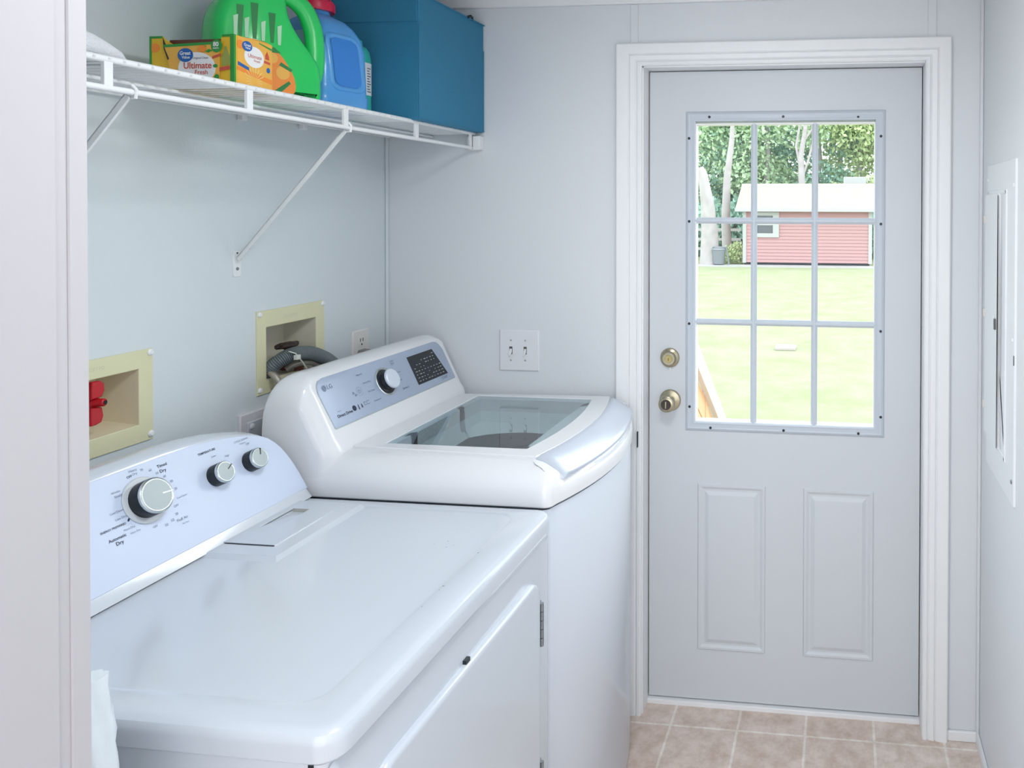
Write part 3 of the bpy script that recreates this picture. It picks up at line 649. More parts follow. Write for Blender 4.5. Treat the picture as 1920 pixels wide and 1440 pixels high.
# dryer door on the front face
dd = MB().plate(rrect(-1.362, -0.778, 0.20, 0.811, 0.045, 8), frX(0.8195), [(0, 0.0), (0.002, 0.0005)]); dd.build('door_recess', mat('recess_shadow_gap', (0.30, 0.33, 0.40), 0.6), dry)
do_ = MB().plate(rrect(-1.355, -0.786, 0.205, 0.8035, 0.042, 8), frX(0.8200), [(0, 0), (0, 0.006), (0.0015, 0.0095), (0.005, 0.0120), (0.009, 0.0125)]).build('door', app_m, dry, angle=40)
for z0, z1 in ((0.652, 0.744), (0.320, 0.408)):
    hg = MB()
    for k in range(5):
        a, b_ = z0+(z1-z0)*k/5, z0+(z1-z0)*(k+1)/5-0.0012; hg.cyl((0.8290, -0.7745, a), (0.8290, -0.7745, b_), 0.0042, n=12)
    hg.box(0.820, 0.8245, -0.784, -0.766, z0, z1); hg.build('door_hinge', steel_m, dry)
MB().box(0.8205, 0.8270, -1.098, -1.084, 0.8030, 0.8100).build('door_catch', black_m, dry)
MB().box(0.788, 0.795, -1.4325, -1.426, 0.866, 0.8735).build('lid_clip', black_m, dry)
sc = MB()
for x, y in [(0.63, -0.95), (0.66, -0.90), (0.68, -0.885), (0.655, -0.93), (0.69, -0.91), (0.70, -0.90), (0.67, -0.915), (0.60, -1.02), (0.57, -1.10), (0.61, -1.16), (0.52, -0.98), (0.70, -1.02), (0.64, -1.09), (0.7655, -1.06), (0.766, -1.075), (0.766, -1.13), (0.765, -0.93)]:
    z = 0.9128 if x < 0.762 else 0.9150; a = random.uniform(0.0005, 0.0014); sc.box(x-a, x+a*1.6, y-a, y+a, z-0.0004, z+0.0002)
sc.build('paint_chips', mat('chip_grey', (0.22, 0.24, 0.28), 0.7), lido, smooth=False)['kind'] = 'stuff'

# ------------------------------------------------------------------ washer
WY0, WY1 = -0.690, -0.018; WYM, WH = (WY0+WY1)/2, (WY1-WY0)/2
was = thing('clothes_washer', 'white top-load washer with silver lid handle, between dryer and exterior door', 'washing machine', (0.47, -0.354, 0))
def front(y, x0, bul, half=WH): t = (y-WYM)/half; return x0+bul*(1-t*t)
def wplan(x0, y0, y1, xf0, bul, rb, rf, n=72):
    pts = []
    for i in range(5): a = math.pi+math.pi/2*i/4; pts.append((x0+rb+rb*math.cos(a), y0+rb+rb*math.sin(a)))
    for i in range(1, 70): pts.append((x0+rb+(xf0-rf-x0-rb)*i/70, y0))
    for i in range(6): a = -math.pi/2+math.radians(80)*i/5; pts.append((xf0-rf+rf*math.cos(a), y0+rf+rf*math.sin(a)))
    for i in range(1, n): y = y0+rf+(y1-y0-2*rf)*i/n; t = (y-(y0+y1)/2)/((y1-y0)/2-rf); pts.append((xf0-0.0003+bul*(1-t*t), y))
    for i in range(6): a = math.radians(10)+math.radians(80)*i/5; pts.append((xf0-rf+rf*math.cos(a), y1-rf+rf*math.sin(a)))
    for i in range(69, 0, -1): pts.append((x0+rb+(xf0-rf-x0-rb)*i/70, y1))
    for i in range(5): a = math.pi/2+math.pi/2*i/4; pts.append((x0+rb+rb*math.cos(a), y1-rb+rb*math.sin(a)))
    return pts
wp = wplan(0.110, WY0, WY1, 0.815, 0.060, 0.008, 0.022)
MB().plate(wp, frZ(0), [(0.01, 0.012), (0.004, 0.02), (0.004, 0.9020)]).build('cabinet', cab_m, was, angle=40)
MB().plate(offset(wp, 0.007), frZ(0), [(0, 0.9015), (0, 0.9060)]).build('seam', dark_m, was)
# handle surface
HY0, HY1 = -0.632, -0.054
def hxi(y): t = (y-(HY0+HY1)/2)/((HY1-HY0)/2); return 0.757+0.040*(1-t*t)
def hxo(y): t = (y-(HY0+HY1)/2)/((HY1-HY0)/2); return 0.824+0.042*(1-t*t)
def cz(x, y, z):
    yc = min(HY1, max(HY0, y)); wy = 1.0
    wx = min(1, max(0, (x-hxi(yc)+0.012)/0.012))
    s_ = (x-hxi(yc))/(hxo(yc)-hxi(yc)); zl = 0.9965-0.037*min(1, max(0, s_))**1.5
    if s_ > 0.86: zl = zl+(0.9455-zl)*min(1, (s_-0.86)/0.10)
    zl = max(zl, 0.9455); zl = min(z, zl)
    return z+(zl-z)*wy*wx
cov = MB(); rows = []
wc = wplan(0.110, WY0, WY1, 0.817, 0.060, 0.008, 0.022)
cxm, cym = 0.53, -0.354
for d, h in [(0.004, 0.9060), (0, 0.9095), (0, 0.925), (0.001, 0.942), (0.0035, 0.952), (0.008, 0.963), (0.014, 0.973), (0.022, 0.982), (0.032, 0.989), (0.042, 0.9935), (0.052, 0.996)]:
    rows.append([V((p[0], p[1], cz(p[0], p[1], h))) for p in offset(wc, d)])
# opening outline cast from centre through the same angles
OX0, OX1, OY0, OY1 = 0.372, 0.700, -0.566, -0.118
def ray_open(px, py):
    dx, dy = px-cxm, py-cym; k = 1e9
    for lim, dd_ in ((OX0, dx), (OX1, dx)):
        if abs(dd_) > 1e-9:
            t = (lim-cxm)/dd_
            if t > 0: k = min(k, t)
    for lim, dd_ in ((OY0, dy), (OY1, dy)):
        if abs(dd_) > 1e-9:
            t = (lim-cym)/dd_
            if t > 0: k = min(k, t)
    return cxm+dx*k, cym+dy*k
base = offset(wc, 0.052); op = [ray_open(*p) for p in base]
for q in (0.3, 0.65, 1.0):
    rows.append([V((a[0]+(b_[0]-a[0])*q, a[1]+(b_[1]-a[1])*q, cz(a[0]+(b_[0]-a[0])*q, a[1]+(b_[1]-a[1])*q, 0.9965))) for a, b_ in zip(base, op)])
rows.append([V((a, b_, 0.960)) for a, b_ in op])
cc = (0.535, -0.345); R0 = 0.205
circ = [(cc[0]+R0*math.cos(math.atan2(b_-cym, a-cxm)), cc[1]+R0*math.sin(math.atan2(b_-cym, a-cxm))) for a, b_ in op]
cov.ring(rows, True, True, False)
covo = cov.build('top_cover', app2_m, was, angle=38)
tb = MB(); rows = [[V((a, b_, 0.9605)) for a, b_ in op], [V((a*0.97+cc[0]*0.03, b_*0.97+cc[1]*0.03, 0.930)) for a, b_ in op], [V((a, b_, 0.905)) for a, b_ in circ],
   [V((cc[0]+(a-cc[0])*0.97, cc[1]+(b_-cc[1])*0.97, 0.895)) for a, b_ in circ], [V((cc[0]+(a-cc[0])*0.97, cc[1]+(b_-cc[1])*0.97, 0.870)) for a, b_ in circ]]
tb.ring(rows, True, False, False); tb.build('tub_ring', tub_m, was, angle=30)
MB().lathe([(R0*1.0, 0), (R0*0.965, -0.012), (R0*0.965, -0.022), (R0*1.02, -0.03), (R0*1.03, -0.20), (R0*0.95, -0.27), (0.05, -0.28)], (cc[0], cc[1], 0.872), (0, 0, 1), 64, cap0=False).build('drum', drum_m, was, angle=30)
MB().lathe([(R0*1.012, 0.000), (R0*1.012, 0.006), (R0*0.99, 0.008), (R0*0.955, 0.006), (R0*0.955, 0.0)], (cc[0], cc[1], 0.897), (0, 0, 1), 64, False, False).build('balance_ring', mat('grey_ring', (0.45, 0.50, 0.51), 0.4), was)
# lid frame and glass
def lid_out(n=24):
    pts = [(0.2855, -0.606), (0.44, -0.614), (0.60, -0.622), (hxi(-0.629)-0.001, -0.629)]
    for i in range(1, n): y = -0.629+(0.572)*i/n; pts.append((hxi(y)-0.001, y))
    pts += [(hxi(-0.057)-0.001, -0.057), (0.60, -0.064), (0.44, -0.074), (0.2855, -0.084)]
    for i in range(1, 8): pts.append((0.2855, -0.084-0.522*i/8))
    return pts
def glass_out(n=24, g=0.0):
    gy0, gy1 = -0.577+g, -0.100-g
    gf = lambda y: 0.7115-g+0.026*(1-((y-(gy0+gy1)/2)/((gy1-gy0)/2))**2)
    pts = [(0.357+g, gy0), (0.45, gy0), (0.60, gy0), (gf(gy0), gy0)]
    for i in range(1, n): y = gy0+(gy1-gy0)*i/n; pts.append((gf(y), y))
    pts += [(gf(gy1), gy1), (0.60, gy1), (0.45, gy1), (0.357+g, gy1)]
    for i in range(1, 8): pts.append((0.357+g, gy1+(gy0-gy1)*i/8))
    return pts
lo, li = lid_out(), glass_out()
lf2 = MB().ring([[V((*p, 0.9955)) for p in lo], [V((*p, 1.0005)) for p in lo], [V((*p, 1.0022)) for p in offset(lo, 0.002)], [V((*p, 1.0022)) for p in offset(li, -0.002)], [V((*p, 1.0012)) for p in li], [V((*p, 0.992)) for p in offset(li, 0.002)]], True, False, False)
lidf = lf2.build('lid', app2_m, was, angle=25)
g_ = MB(); g_.ring([[V((*p, 1.0002)) for p in offset(li, 0.0012)], [V((*p, 1.0010)) for p in offset(li, 0.0012)]]); g_.build('lid_glass', lidglass_m, lidf, smooth=False)
hnd = MB(); rows = []
for i in range(33):
    t = i/32; y = HY0+(HY1-HY0)*t; e = min(t, 1-t)*(HY1-HY0); dz = -0.006*max(0, 1-e/0.010)**2
    xi, xo = hxi(y), hxo(y); sec = []
    for k in range(11):
        s_ = k/10; sec.append(V((xi+(xo-xi)*s_, y, 1.0030-0.037*s_**1.5 + dz)))
    sec += [V((xo+0.002, y, 0.9610+dz)), V((xo, y, 0.9555)), V((xo-0.010, y, 0.9535)), V((xo-0.018, y, 0.935)), V((xi+0.01, y, 0.955)), V((xi-0.0005, y, 0.985))]
    rows.append(sec)
hnd.ring(rows); hnd.build('lid_handle', handle_m, lidf, angle=45)
# console
WXF0 = lambda z: 0.265-(z-1.049)*0.489
def wxf(z):
    x = WXF0(z)
    if z < 1.035: x += 0.0
    if z < 1.022: x += 0.35*(1.022-z)
    return min(x, 0.2905)
def wxb(z): return 0.118+0.10*max(0, z-1.06)
def wH(y):
    e = abs(y-WYM)-(WH-0.075); return 1.085+0.095*se(e/0.074, 2.4)
ys = sorted({round(WYM+s_*(WH-0.003-0.072*(1-math.sin(math.pi/2*k/12))), 5) for k in range(13) for s_ in (-1, 1)} | {round(WYM+s_*(WH-0.075)*k/5, 5) for k in range(6) for s_ in (-1, 1)})
wc_ = console(MB(), ys, wH, wxf, wxb, 0.940, 0.024, 14, lambda y: 0.045*(1-math.sqrt(max(0, 1-min(1, max(0, (abs(y-WYM)-(WH-0.045))/0.044))**2))))
wco = wc_.build('control_console', app2_m, was, angle=42, bevel=0.004)
wn = V((0.8983, 0, 0.4393)); wup = V((-0.4393, 0, 0.8983))
def wface(y, z, off=0.0): return V((WXF0(z), y, z))+wn*off
wpoly = [(a - (0.008*(b_-1.049)/0.113 if a < -0.4 else 0), b_) for a, b_ in rrect(-0.634, -0.070, 1.049, 1.1620, [0.003, 0.003, 0.036, 0.036], 10)]
MB().plate(offset(wpoly, -0.0025), wface, [(0, -0.001), (0, 0.0006)]).build('panel_edge', chrome_m, was)
wpo = MB().plate(wpoly, wface, [(0, 0.0), (0, 0.0012), (0.0012, 0.0016)]).build('control_panel', wpanel_m, was, angle=20)
WPO = 0.0019
dsp = MB().plate([(-0.2600, 1.0665), (-0.0980, 1.0665), (-0.1250, 1.1440), (-0.2600, 1.1440)], lambda a, b_, h: wface(a, b_, 0.0016+h), [(0, 0), (0, 0.0006)]).build('display', black_m, was, smooth=False)
dsp2 = MB()
for r_i in range(8):
    for k in range(9):
        yb = -0.249+0.0158*k; zb_ = 1.0735+0.0086*r_i
        if r_i == 7 and k < 7: continue
        if r_i == 6 and k < 2: continue
        if random.random() < 0.16 or yb > -0.113-0.022*(r_i/8): continue
        wd = random.uniform(0.0045, 0.0105); tt = random.uniform(0.0012, 0.002)
        P = [wface(yb, zb_, 0.0024), wface(yb+wd, zb_, 0.0024), wface(yb+wd, zb_+tt, 0.0024), wface(yb, zb_+tt, 0.0024)]
        dsp2.add(P, [(0, 1, 2, 3)])
dsp2.build('display_markings', disp_ink, dsp, smooth=False)
for s, y, z, w_ in [('Normal',-0.4787,1.1422,0.0261),('Heavy Duty',-0.4640,1.1200,0.0375),('Tub Clean',-0.4607,1.0974,0.0332),('Waterproof',-0.4524,1.0722,0.0357),('Jumbo',-0.3317,1.1480,0.0205),('Wash',-0.3317,1.1415,0.0205),('Delicates',-0.3224,1.1163,0.0232),('Towels',-0.3309,1.0962,0.0226),('Sanitary',-0.3207,1.0735,0.0355),('Inverter',-0.6000,1.0810,0.016),('START',-0.1237,1.0587,0.0383)]:
    text(s, 'lettering', inkl_m, wco, wface(y, z, WPO), (0, 1, 0), wup, width=w_*0.85, bold=0.01)
text('Direct Drive', 'lettering', ink_m, wco, wface(-0.5851, 1.0705, WPO), (0, 1, 0), wup, width=0.056, bold=0.012)
text('LG', 'logo_lettering', inkg_m, wco, wface(-0.5960, 1.1385, WPO), (0, 1, 0), wup, width=0.017)
lg = MB().plate(ellipse(-0.6160, 1.1385, 0.0078, 0.0070, 28), wface, [(0, 0.0017), (0, 0.0020)]); lgo = lg.build('logo_disc', inkg_m, was)
# ring + face mark inside the round logo
fm_ = MB(); fm_.ring([[wface(-0.6160+rr*math.cos(a), 1.1385+rr*0.9*math.sin(a), 0.0022) for a in [math.pi*(0.5+1.5*k/20) for k in range(21)]] for rr in (0.0054, 0.0061)], closed=False)
fm_.add([wface(-0.6163, 1.1355, 0.0022), wface(-0.6135, 1.1355, 0.0022), wface(-0.6135, 1.1362, 0.0022), wface(-0.6163, 1.1362, 0.0022)], [(0,1,2,3)])
fm_.add([wface(-0.6168, 1.1355, 0.0022), wface(-0.6162, 1.1355, 0.0022), wface(-0.6162, 1.1415, 0.0022), wface(-0.6168, 1.1415, 0.0022)], [(0,1,2,3)])
fm_.build('logo_mark', wpanel_m, lgo, smooth=False)
def flat_ring(mb, cy, cz_, r0, r1, off, a0=0, a1=2*math.pi, n=32):
    mb.ring([[wface(cy+rr*math.cos(a0+(a1-a0)*k/n), cz_+rr*0.9*math.sin(a0+(a1-a0)*k/n), off) for k in range(n+1)] for rr in (r0, r1)], closed=False)
ic = MB(); flat_ring(ic, -0.5042, 1.1060, 0.0110, 0.0116, 0.0020); flat_ring(ic, -0.5042, 1.1060, 0.0042, 0.0054, 0.0020, math.radians(120), math.radians(420))
ic.add([wface(-0.5048, 1.1055, 0.002), wface(-0.5036, 1.1055, 0.002), wface(-0.5036, 1.1110, 0.002), wface(-0.5048, 1.1110, 0.002)], [(0,1,2,3)])
for k in range(2): ic.add([wface(-0.532+0.006*k, 1.104-0.006*k, 0.002), wface(-0.524+0.006*k, 1.104-0.006*k, 0.002), wface(-0.524+0.006*k, 1.108-0.006*k, 0.002), wface(-0.530+0.006*k, 1.110-0.006*k, 0.002)], [(0,1,2,3)])
ic.build('power_symbol', inkl_m, wpo, smooth=False)
ic2 = MB(); ic2.plate(ellipse(-0.5465, 1.0745, 0.0072, 0.0065, 20), wface, [(0, 0.0017), (0, 0.0020)])
for k, (a, b_) in enumerate([(0.004, 0.012), (0.005, 0.009)]):
    y = -0.530+0.013*k; ic2.add([wface(y-a/2, 1.0735-b_/2, 0.002), wface(y+a/2, 1.0735-b_/2, 0.002), wface(y+a/4, 1.0735+b_/2, 0.002), wface(y-a/4, 1.0735+b_/2, 0.002)], [(0,1,2,3)])
for y, wd in ((-0.503, 0.008), (-0.4905, 0.011)):
    for dz in (-0.004, 0.003): ic2.add([wface(y-wd/2, 1.0755+dz, 0.002), wface(y+wd/2, 1.0755+dz, 0.002), wface(y+wd/2, 1.0755+dz+0.0008, 0.002), wface(y-wd/2, 1.0755+dz+0.0008, 0.002)], [(0,1,2,3)])
    ic2.add([wface(y-wd/2, 1.0715, 0.002), wface(y-wd/2+0.0008, 1.0715, 0.002), wface(y-wd/2+0.0008, 1.0793, 0.002), wface(y-wd/2, 1.0793, 0.002)], [(0,1,2,3)])
ic2.build('feature_icons', ink_m, wpo, smooth=False)
kc = wface(-0.3890, 1.1055, 0.0012)
MB().lathe([(0.0395, 0), (0.0400, 0.0015), (0.0375, 0.0022), (0.0355, 0.0008)], kc, wn, 56).build('dial_ring', chrome_m, was)
kb = MB().lathe([(0.0345, 0), (0.0330, 0.002), (0.0265, 0.004), (0.0255, 0.016)], kc+wn*0.0008, wn, 48).build('dial', black_m, was)
MB().lathe([(0.0258, 0), (0.0272, 0.002), (0.0268, 0.0065), (0.0245, 0.0085), (0.004, 0.0092)], kc+wn*0.0165, wn, 48).build('dial_cap', wcap_m, kb)
MB().box(0.830, 0.833, -0.024, -0.0170, 0.838, 0.886).build('side_slot', dark_m, was)

# ------------------------------------------------------------------ wire shelf
ZS = 1.8060
sh = thing('wire_shelf', 'white vinyl-coated wire shelf on the left wall above the appliances', 'shelf', (0.15, -0.8, 1.79))
rl = MB(); Y0, Y1 = -1.60, -0.008
rl.cyl((0.300, Y0, ZS), (0.300, Y1, ZS), 0.0058, n=14); rl.build('front_top_rail', wire_m, sh)
MB().cyl((0.300, Y0, 1.7606), (0.300, Y1, 1.7606), 0.0052, n=14).build('front_lower_rail', wire_m, sh)
MB().cyl((0.158, Y0, ZS-0.0075), (0.158, Y1, ZS-0.0075), 0.0036, n=10).build('middle_rod', wire_m, sh)
MB().cyl((0.012, Y0, ZS-0.0075), (0.012, Y1, ZS-0.0075), 0.0036, n=10).build('back_rod', wire_m, sh)
for y in (-1.5260, -1.2318, -0.9399, -0.6458, -0.3446, -0.0340): MB().box(0.2965, 0.3040, y-0.0075, y+0.0075, 1.7600, ZS+0.002).build('front_strut', wire_m, sh, bevel=0.001)
dk = MB(); k = 0
while Y0+0.012+0.0254*k < Y1:
    y = Y0+0.012+0.0254*k; dk.tube([(0.006, y, ZS), (0.294, y, ZS), (0.3015, y, ZS+0.0035), (0.3065, y, ZS-0.001)], 0.0024, 8); k += 1
dk.build('wire_deck', wire_m, sh)
for y, zl in ((-0.630, 1.450), (-1.185, 1.450)):
    br = MB(); a, b_ = V((0.010, y+0.006, zl)), V((0.292, y, 1.757)); d = (b_-a).normalized(); nn = V((-d.z, 0, d.x))
    for s0, s1, t0, t1 in ((-0.0075, 0.0075, 0, 0.0022), (-0.0075, -0.0055, -0.009, 0.0022)):
        P = []
        for q in (a, b_): P += [q+V((0, s0, 0))+nn*t0, q+V((0, s1, 0))+nn*t0, q+V((0, s1, 0))+nn*t1, q+V((0, s0, 0))+nn*t1]
        br.add(P, [(0,1,2,3), (4,7,6,5), (0,4,5,1), (1,5,6,2), (2,6,7,3), (3,7,4,0)])
    bo = br.build('brace', wire_m, sh, smooth=False)
    MB().plate(rrect(y-0.004, y+0.020, zl-0.045, zl+0.018, 0.006, 4), frX(0.0), [(0, 0), (0, 0.0025), (0.0008, 0.003)]).build('brace_foot', wire_m, bo, angle=20)
    MB().lathe([(0.0042, 0), (0.0036, 0.0018)], (0.003, y+0.008, zl-0.026), (1, 0, 0), 12).build('foot_screw', steel_m, bo)
    MB().lathe([(0.0022, 0), (0.0018, 0.001)], (0.003, y+0.008, zl+0.012), (1, 0, 0), 10).build('foot_hole', black_m, bo)
    MB().tube([(0.300, y-0.004, 1.772), (0.306, y-0.002, 1.765), (0.303, y, 1.752), (0.292, y, 1.752)], 0.003, 8).build('brace_hook', wire_m, bo)
for y in (-0.611, -1.12, -0.40): MB().box(0.0, 0.018, y-0.008, y+0.008, 1.782, 1.806).build('wall_clip', wire_m, sh, bevel=0.003)
eb = MB(); eb.box(0.285, 0.3270, -0.030, -0.001, 1.7540, 1.7975); eb.build('end_bracket', wire_m, sh, bevel=0.002)
MB().box(0.2990, 0.3050, -0.0325, -0.0295, 1.7570, 1.8010).build('bracket_slot', slot_m, sh)
ZT = ZS+0.0026

# ------------------------------------------------------------------ things on the shelf
fb = thing('storage_bin', 'teal blue fabric storage bin at the right end of the shelf', 'storage bin', (0.18, -0.19, ZT))
MB().box(0.030, 0.3290, -0.3765, -0.004, ZT, 2.150).build('bin_body', bin_m, fb, bevel=0.006, seg=3)
MB().box(0.034, 0.3230, -0.3805, -0.3765, 2.0715, 2.148).build('lid_flap', bin_m, fb, bevel=0.0015)
sm = MB()
for y in (-0.3765, -0.006): sm.tube([(0.3285, y, ZT+0.004), (0.3285, y, 2.065)], 0.0018, 6)
sm.tube([(0.3305, -0.376, 2.146), (0.3305, -0.004, 2.146)], 0.0022, 6); sm.tube([(0.329, -0.376, ZT+0.004), (0.329, -0.004, ZT+0.004)], 0.002, 6)
sm.build('edge_piping', bin_m, fb)
MB().tube([(0.331, -0.115, 2.146), (0.336, -0.105, 2.152), (0.333, -0.088, 2.152), (0.329, -0.082, 2.146)], 0.004, 8).build('pull_loop', black_m, fb)

tp = thing('spray_bottle', 'teal bottle with white printed label squeezed behind the blue bottle', 'bottle', (0.165, -0.4185, ZT), local=True)
MB().plate(rrect(-0.045, 0.045, -0.028, 0.028, 0.022, 6), frZ(0), [(0.002, 0), (0, 0.003), (0, 0.155), (0.004, 0.175), (0.012, 0.187), (0.020, 0.192), (0.021, 0.205)]).build('bottle_body', teal_m, tp)
MB().plate(rrect(-0.0455, 0.0455, -0.0285, 0.0285, 0.022, 6), frZ(0), [(0, 0.060), (0, 0.145)]).build('label', white_m, tp)
lt = MB()
for k in range(10): lt.box(0.0456, 0.0459, -0.006, 0.009-0.003*(k % 3), 0.068+0.0068*k, 0.0705+0.0068*k)
lt.build('label_print', slot_m, tp, smooth=False)

# blue detergent bottle
bb = thing('detergent_bottle', 'blue detergent bottle with a red cap and side grip', 'bottle', (0.163, -0.545, ZT), rotz=math.radians(-14), local=True)
def sec_rr(cx_, cy_, hx, hy, r_, z, n=6): return [V((a+cx_, b_+cy_, z)) for a, b_ in rrect(-hx, hx, -hy, hy, r_, n)]
rows = [sec_rr(0, 0, 0.085, 0.063, 0.020, 0.0), sec_rr(0, 0, 0.092, 0.070, 0.022, 0.004), sec_rr(0, 0, 0.094, 0.072, 0.022, 0.02), sec_rr(0, 0, 0.094, 0.072, 0.022, 0.037), sec_rr(0, 0, 0.091, 0.069, 0.021, 0.043), sec_rr(0, 0, 0.091, 0.068, 0.02, 0.060),
        sec_rr(0, 0, 0.090, 0.067, 0.02, 0.10), sec_rr(0, 0, 0.088, 0.066, 0.02, 0.15), sec_rr(-0.001, 0, 0.083, 0.063, 0.022, 0.18), sec_rr(-0.002, -0.002, 0.074, 0.053, 0.024, 0.205), sec_rr(-0.003, -0.004, 0.060, 0.046, 0.026, 0.222), sec_rr(-0.004, -0.006, 0.044, 0.035, 0.028, 0.232), sec_rr(-0.004, -0.008, 0.032, 0.031, 0.028, 0.240), sec_rr(-0.004, -0.008, 0.031, 0.030, 0.028, 0.250)]
bbm = MB().ring(rows).build('bottle_body', blue_m, bb, angle=50)
bx = lambda a, b_, h: V((interp(b_, [(0.043, 0.0912), (0.06, 0.091), (0.10, 0.090), (0.15, 0.088), (0.18, 0.083), (0.205, 0.074)])+0.0008+h, a, b_))
gro = rrect(-0.046, 0.044, 0.052, 0.180, [0.018, 0.018, 0.026, 0.018], 6)
gs = [(gy + (gz-0.12)*0.10*-1, gz) for gy, gz in gro]
MB().plate(gs, bx, [(-0.006, -0.001), (-0.002, 0.0035), (0.002, 0.0030), (0.006, -0.0005), (0.011, -0.001)], cap0=False, cap1=False).build('grip_rim', blue_m, bbm, angle=60)
gg = []
for k in range(17):
    z = 0.058+0.116*k/16; e = min(z-0.058, 0.174-z); rr_ = 0.016; hw = 0.038-(rr_-math.sqrt(max(0, rr_**2-(rr_-min(rr_, e))**2)))
    yc_ = -0.001-(z-0.12)*0.10; gg.append([bx(yc_-hw+2*hw*q/8, z, 0.0012) for q in range(9)])
MB().ring(gg, closed=False).build('grip_shade_patch', mat('grip_shade_blue', (0.03, 0.22, 0.66), 0.25, coat=0.3), bbm, angle=60)  # darker blue patch painting the shade of a recess that is not modelled
cp = MB().lathe([(0.0430, 0), (0.0440, 0.004), (0.0440, 0.020), (0.0400, 0.026), (0.0350, 0.027), (0.0335, 0.075)], (-0.004, -0.008, 0.247), (0, 0, 1), 40).build('cap', redcap_m, bb)
lfr = lambda a, b_, h: V((a, -0.0688+(b_-0.03)*0.028-h, b_))
lb = MB().plate(rrect(-0.080, 0.072, 0.040, 0.190, 0.018, 6), lfr, [(0, 0), (0.0005, 0.0022)]).build('label', lbl_lb, bb)
MB().plate(ellipse(0.040, 0.120, 0.020, 0.028, 24), lfr, [(0, 0.0022), (0, 0.0028)]).build('label_oval', white_m, lb)
MB().plate(ellipse(-0.035, 0.125, 0.034, 0.050, 24), lfr, [(0, 0.0022), (0, 0.0028)]).build('label_patch', blue_m, lb)
MB().plate(ellipse(0.055, 0.060, 0.008, 0.005, 16), lfr, [(0, 0.0022), (0, 0.0028)]).build('label_dot', logob_m, lb)
MB().plate(ellipse(0.045, 0.152, 0.010, 0.004, 16), lfr, [(0, 0.0022), (0, 0.0028)]).build('label_dash', redink_m, lb)

# green jug with loop handle
gj = thing('bleach_jug', 'bright green jug with loop handle behind the dryer-sheet carton', 'jug', (0.168, -0.735, ZT), rotz=math.radians(59.5), local=True)
jp = [(-0.108, 0.0), (0.100, 0.0), (0.108, 0.012), (0.106, 0.075), (0.099, 0.100), (0.075, 0.130), (0.048, 0.168), (0.034, 0.205), (0.032, 0.262), (-0.030, 0.262), (-0.048, 0.250), (-0.090, 0.215), (-0.108, 0.178), (-0.112, 0.120), (-0.112, 0.02)]
def smooth_poly(P, it=2):
    for _ in range(it):
        q = []
        for i in range(len(P)):
            a, b_ = P[i], P[(i+1) % len(P)]; q += [(0.75*a[0]+0.25*b_[0], 0.75*a[1]+0.25*b_[1]), (0.25*a[0]+0.75*b_[0], 0.25*a[1]+0.75*b_[1])]
        P = q
    return P
jp = smooth_poly(jp, 2)
jf = lambda a, b_, h: V((a, -h, b_))
jb_ = MB().plate(jp, jf, [(0.022, -0.050), (0.010, -0.046), (0.002, -0.034), (0, -0.02), (0, 0.02), (0.002, 0.034), (0.009, 0.045), (0.020, 0.050)]).build('jug_body', green_m, gj, angle=60)
hl = arc_pts([(0.010, 0, 0.248), (0.050, 0, 0.246), (0.084, 0, 0.222), (0.102, 0, 0.180), (0.107, 0, 0.130), (0.105, 0, 0.085), (0.095, 0, 0.050)], 60)
MB().tube(hl, 0.0155, 16, ry=0.021).build('loop_handle', green_m, jb_, angle=70)
MB().lathe([(0.030, 0), (0.030, 0.03)], (-0.002, 0, 0.262), (0, 0, 1), 32).build('cap', dkgreen_m, gj)
MB().plate(smooth_poly([(-0.100, 0.012), (0.036, 0.012), (0.046, 0.028), (0.040, 0.062), (0.012, 0.105), (-0.02, 0.128), (-0.100, 0.125)], 1), jf, [(0, 0.0500), (0, 0.0508)]).build('label', orange_m, gj)
lm = MB()
for cx_, cz2, ru, rv in [(0.018, 0.062, 0.014, 0.015), (-0.004, 0.092, 0.012, 0.012), (-0.02, 0.05, 0.016, 0.018)]: lm.plate(ellipse(cx_, cz2, ru, rv, 20), jf, [(0, 0.0508), (0, 0.0512)])
lm.build('fruit_print', gold2_m, gj)
for P in ([(-0.03, 0.100), (0.000, 0.116), (0.014, 0.104), (-0.01, 0.104)], [(0.01, 0.078), (0.034, 0.066), (0.038, 0.071), (0.014, 0.085)], [(0.0, 0.020), (0.03, 0.045), (0.034, 0.040), (0.010, 0.014)]): MB().plate(P, jf, [(0, 0.0512), (0, 0.0516)]).build('leaf_print', dkgreen_m, gj)
lm = MB()
for a0, a1, z0, z1, k in ((-0.072, -0.058, 0.128, 0.196, 0), (-0.045, -0.030, 0.128, 0.205, 0), (-0.010, 0.004, 0.125, 0.19, 0)): lm.plate([(a0+0.004, z0), (a1-0.004, z0), (a1, z1), (a0, z1)], jf, [(0, 0.0501), (0, 0.0506)])
lm.build('green_streaks', dkgreen_m, gj)
lm = MB()
for a0, z0 in ((-0.075, 0.130), (-0.054, 0.128), (-0.022, 0.126), (0.010, 0.122)): MB().plate([(a0-0.002, z0), (a0+0.004, z0), (a0+0.006, z0+0.045), (a0-0.003, z0+0.04)], jf, [(0, 0.0507), (0, 0.0511)]).build('white_streak', mat('pale_green_print', (0.45, 0.75, 0.50), 0.4), gj)

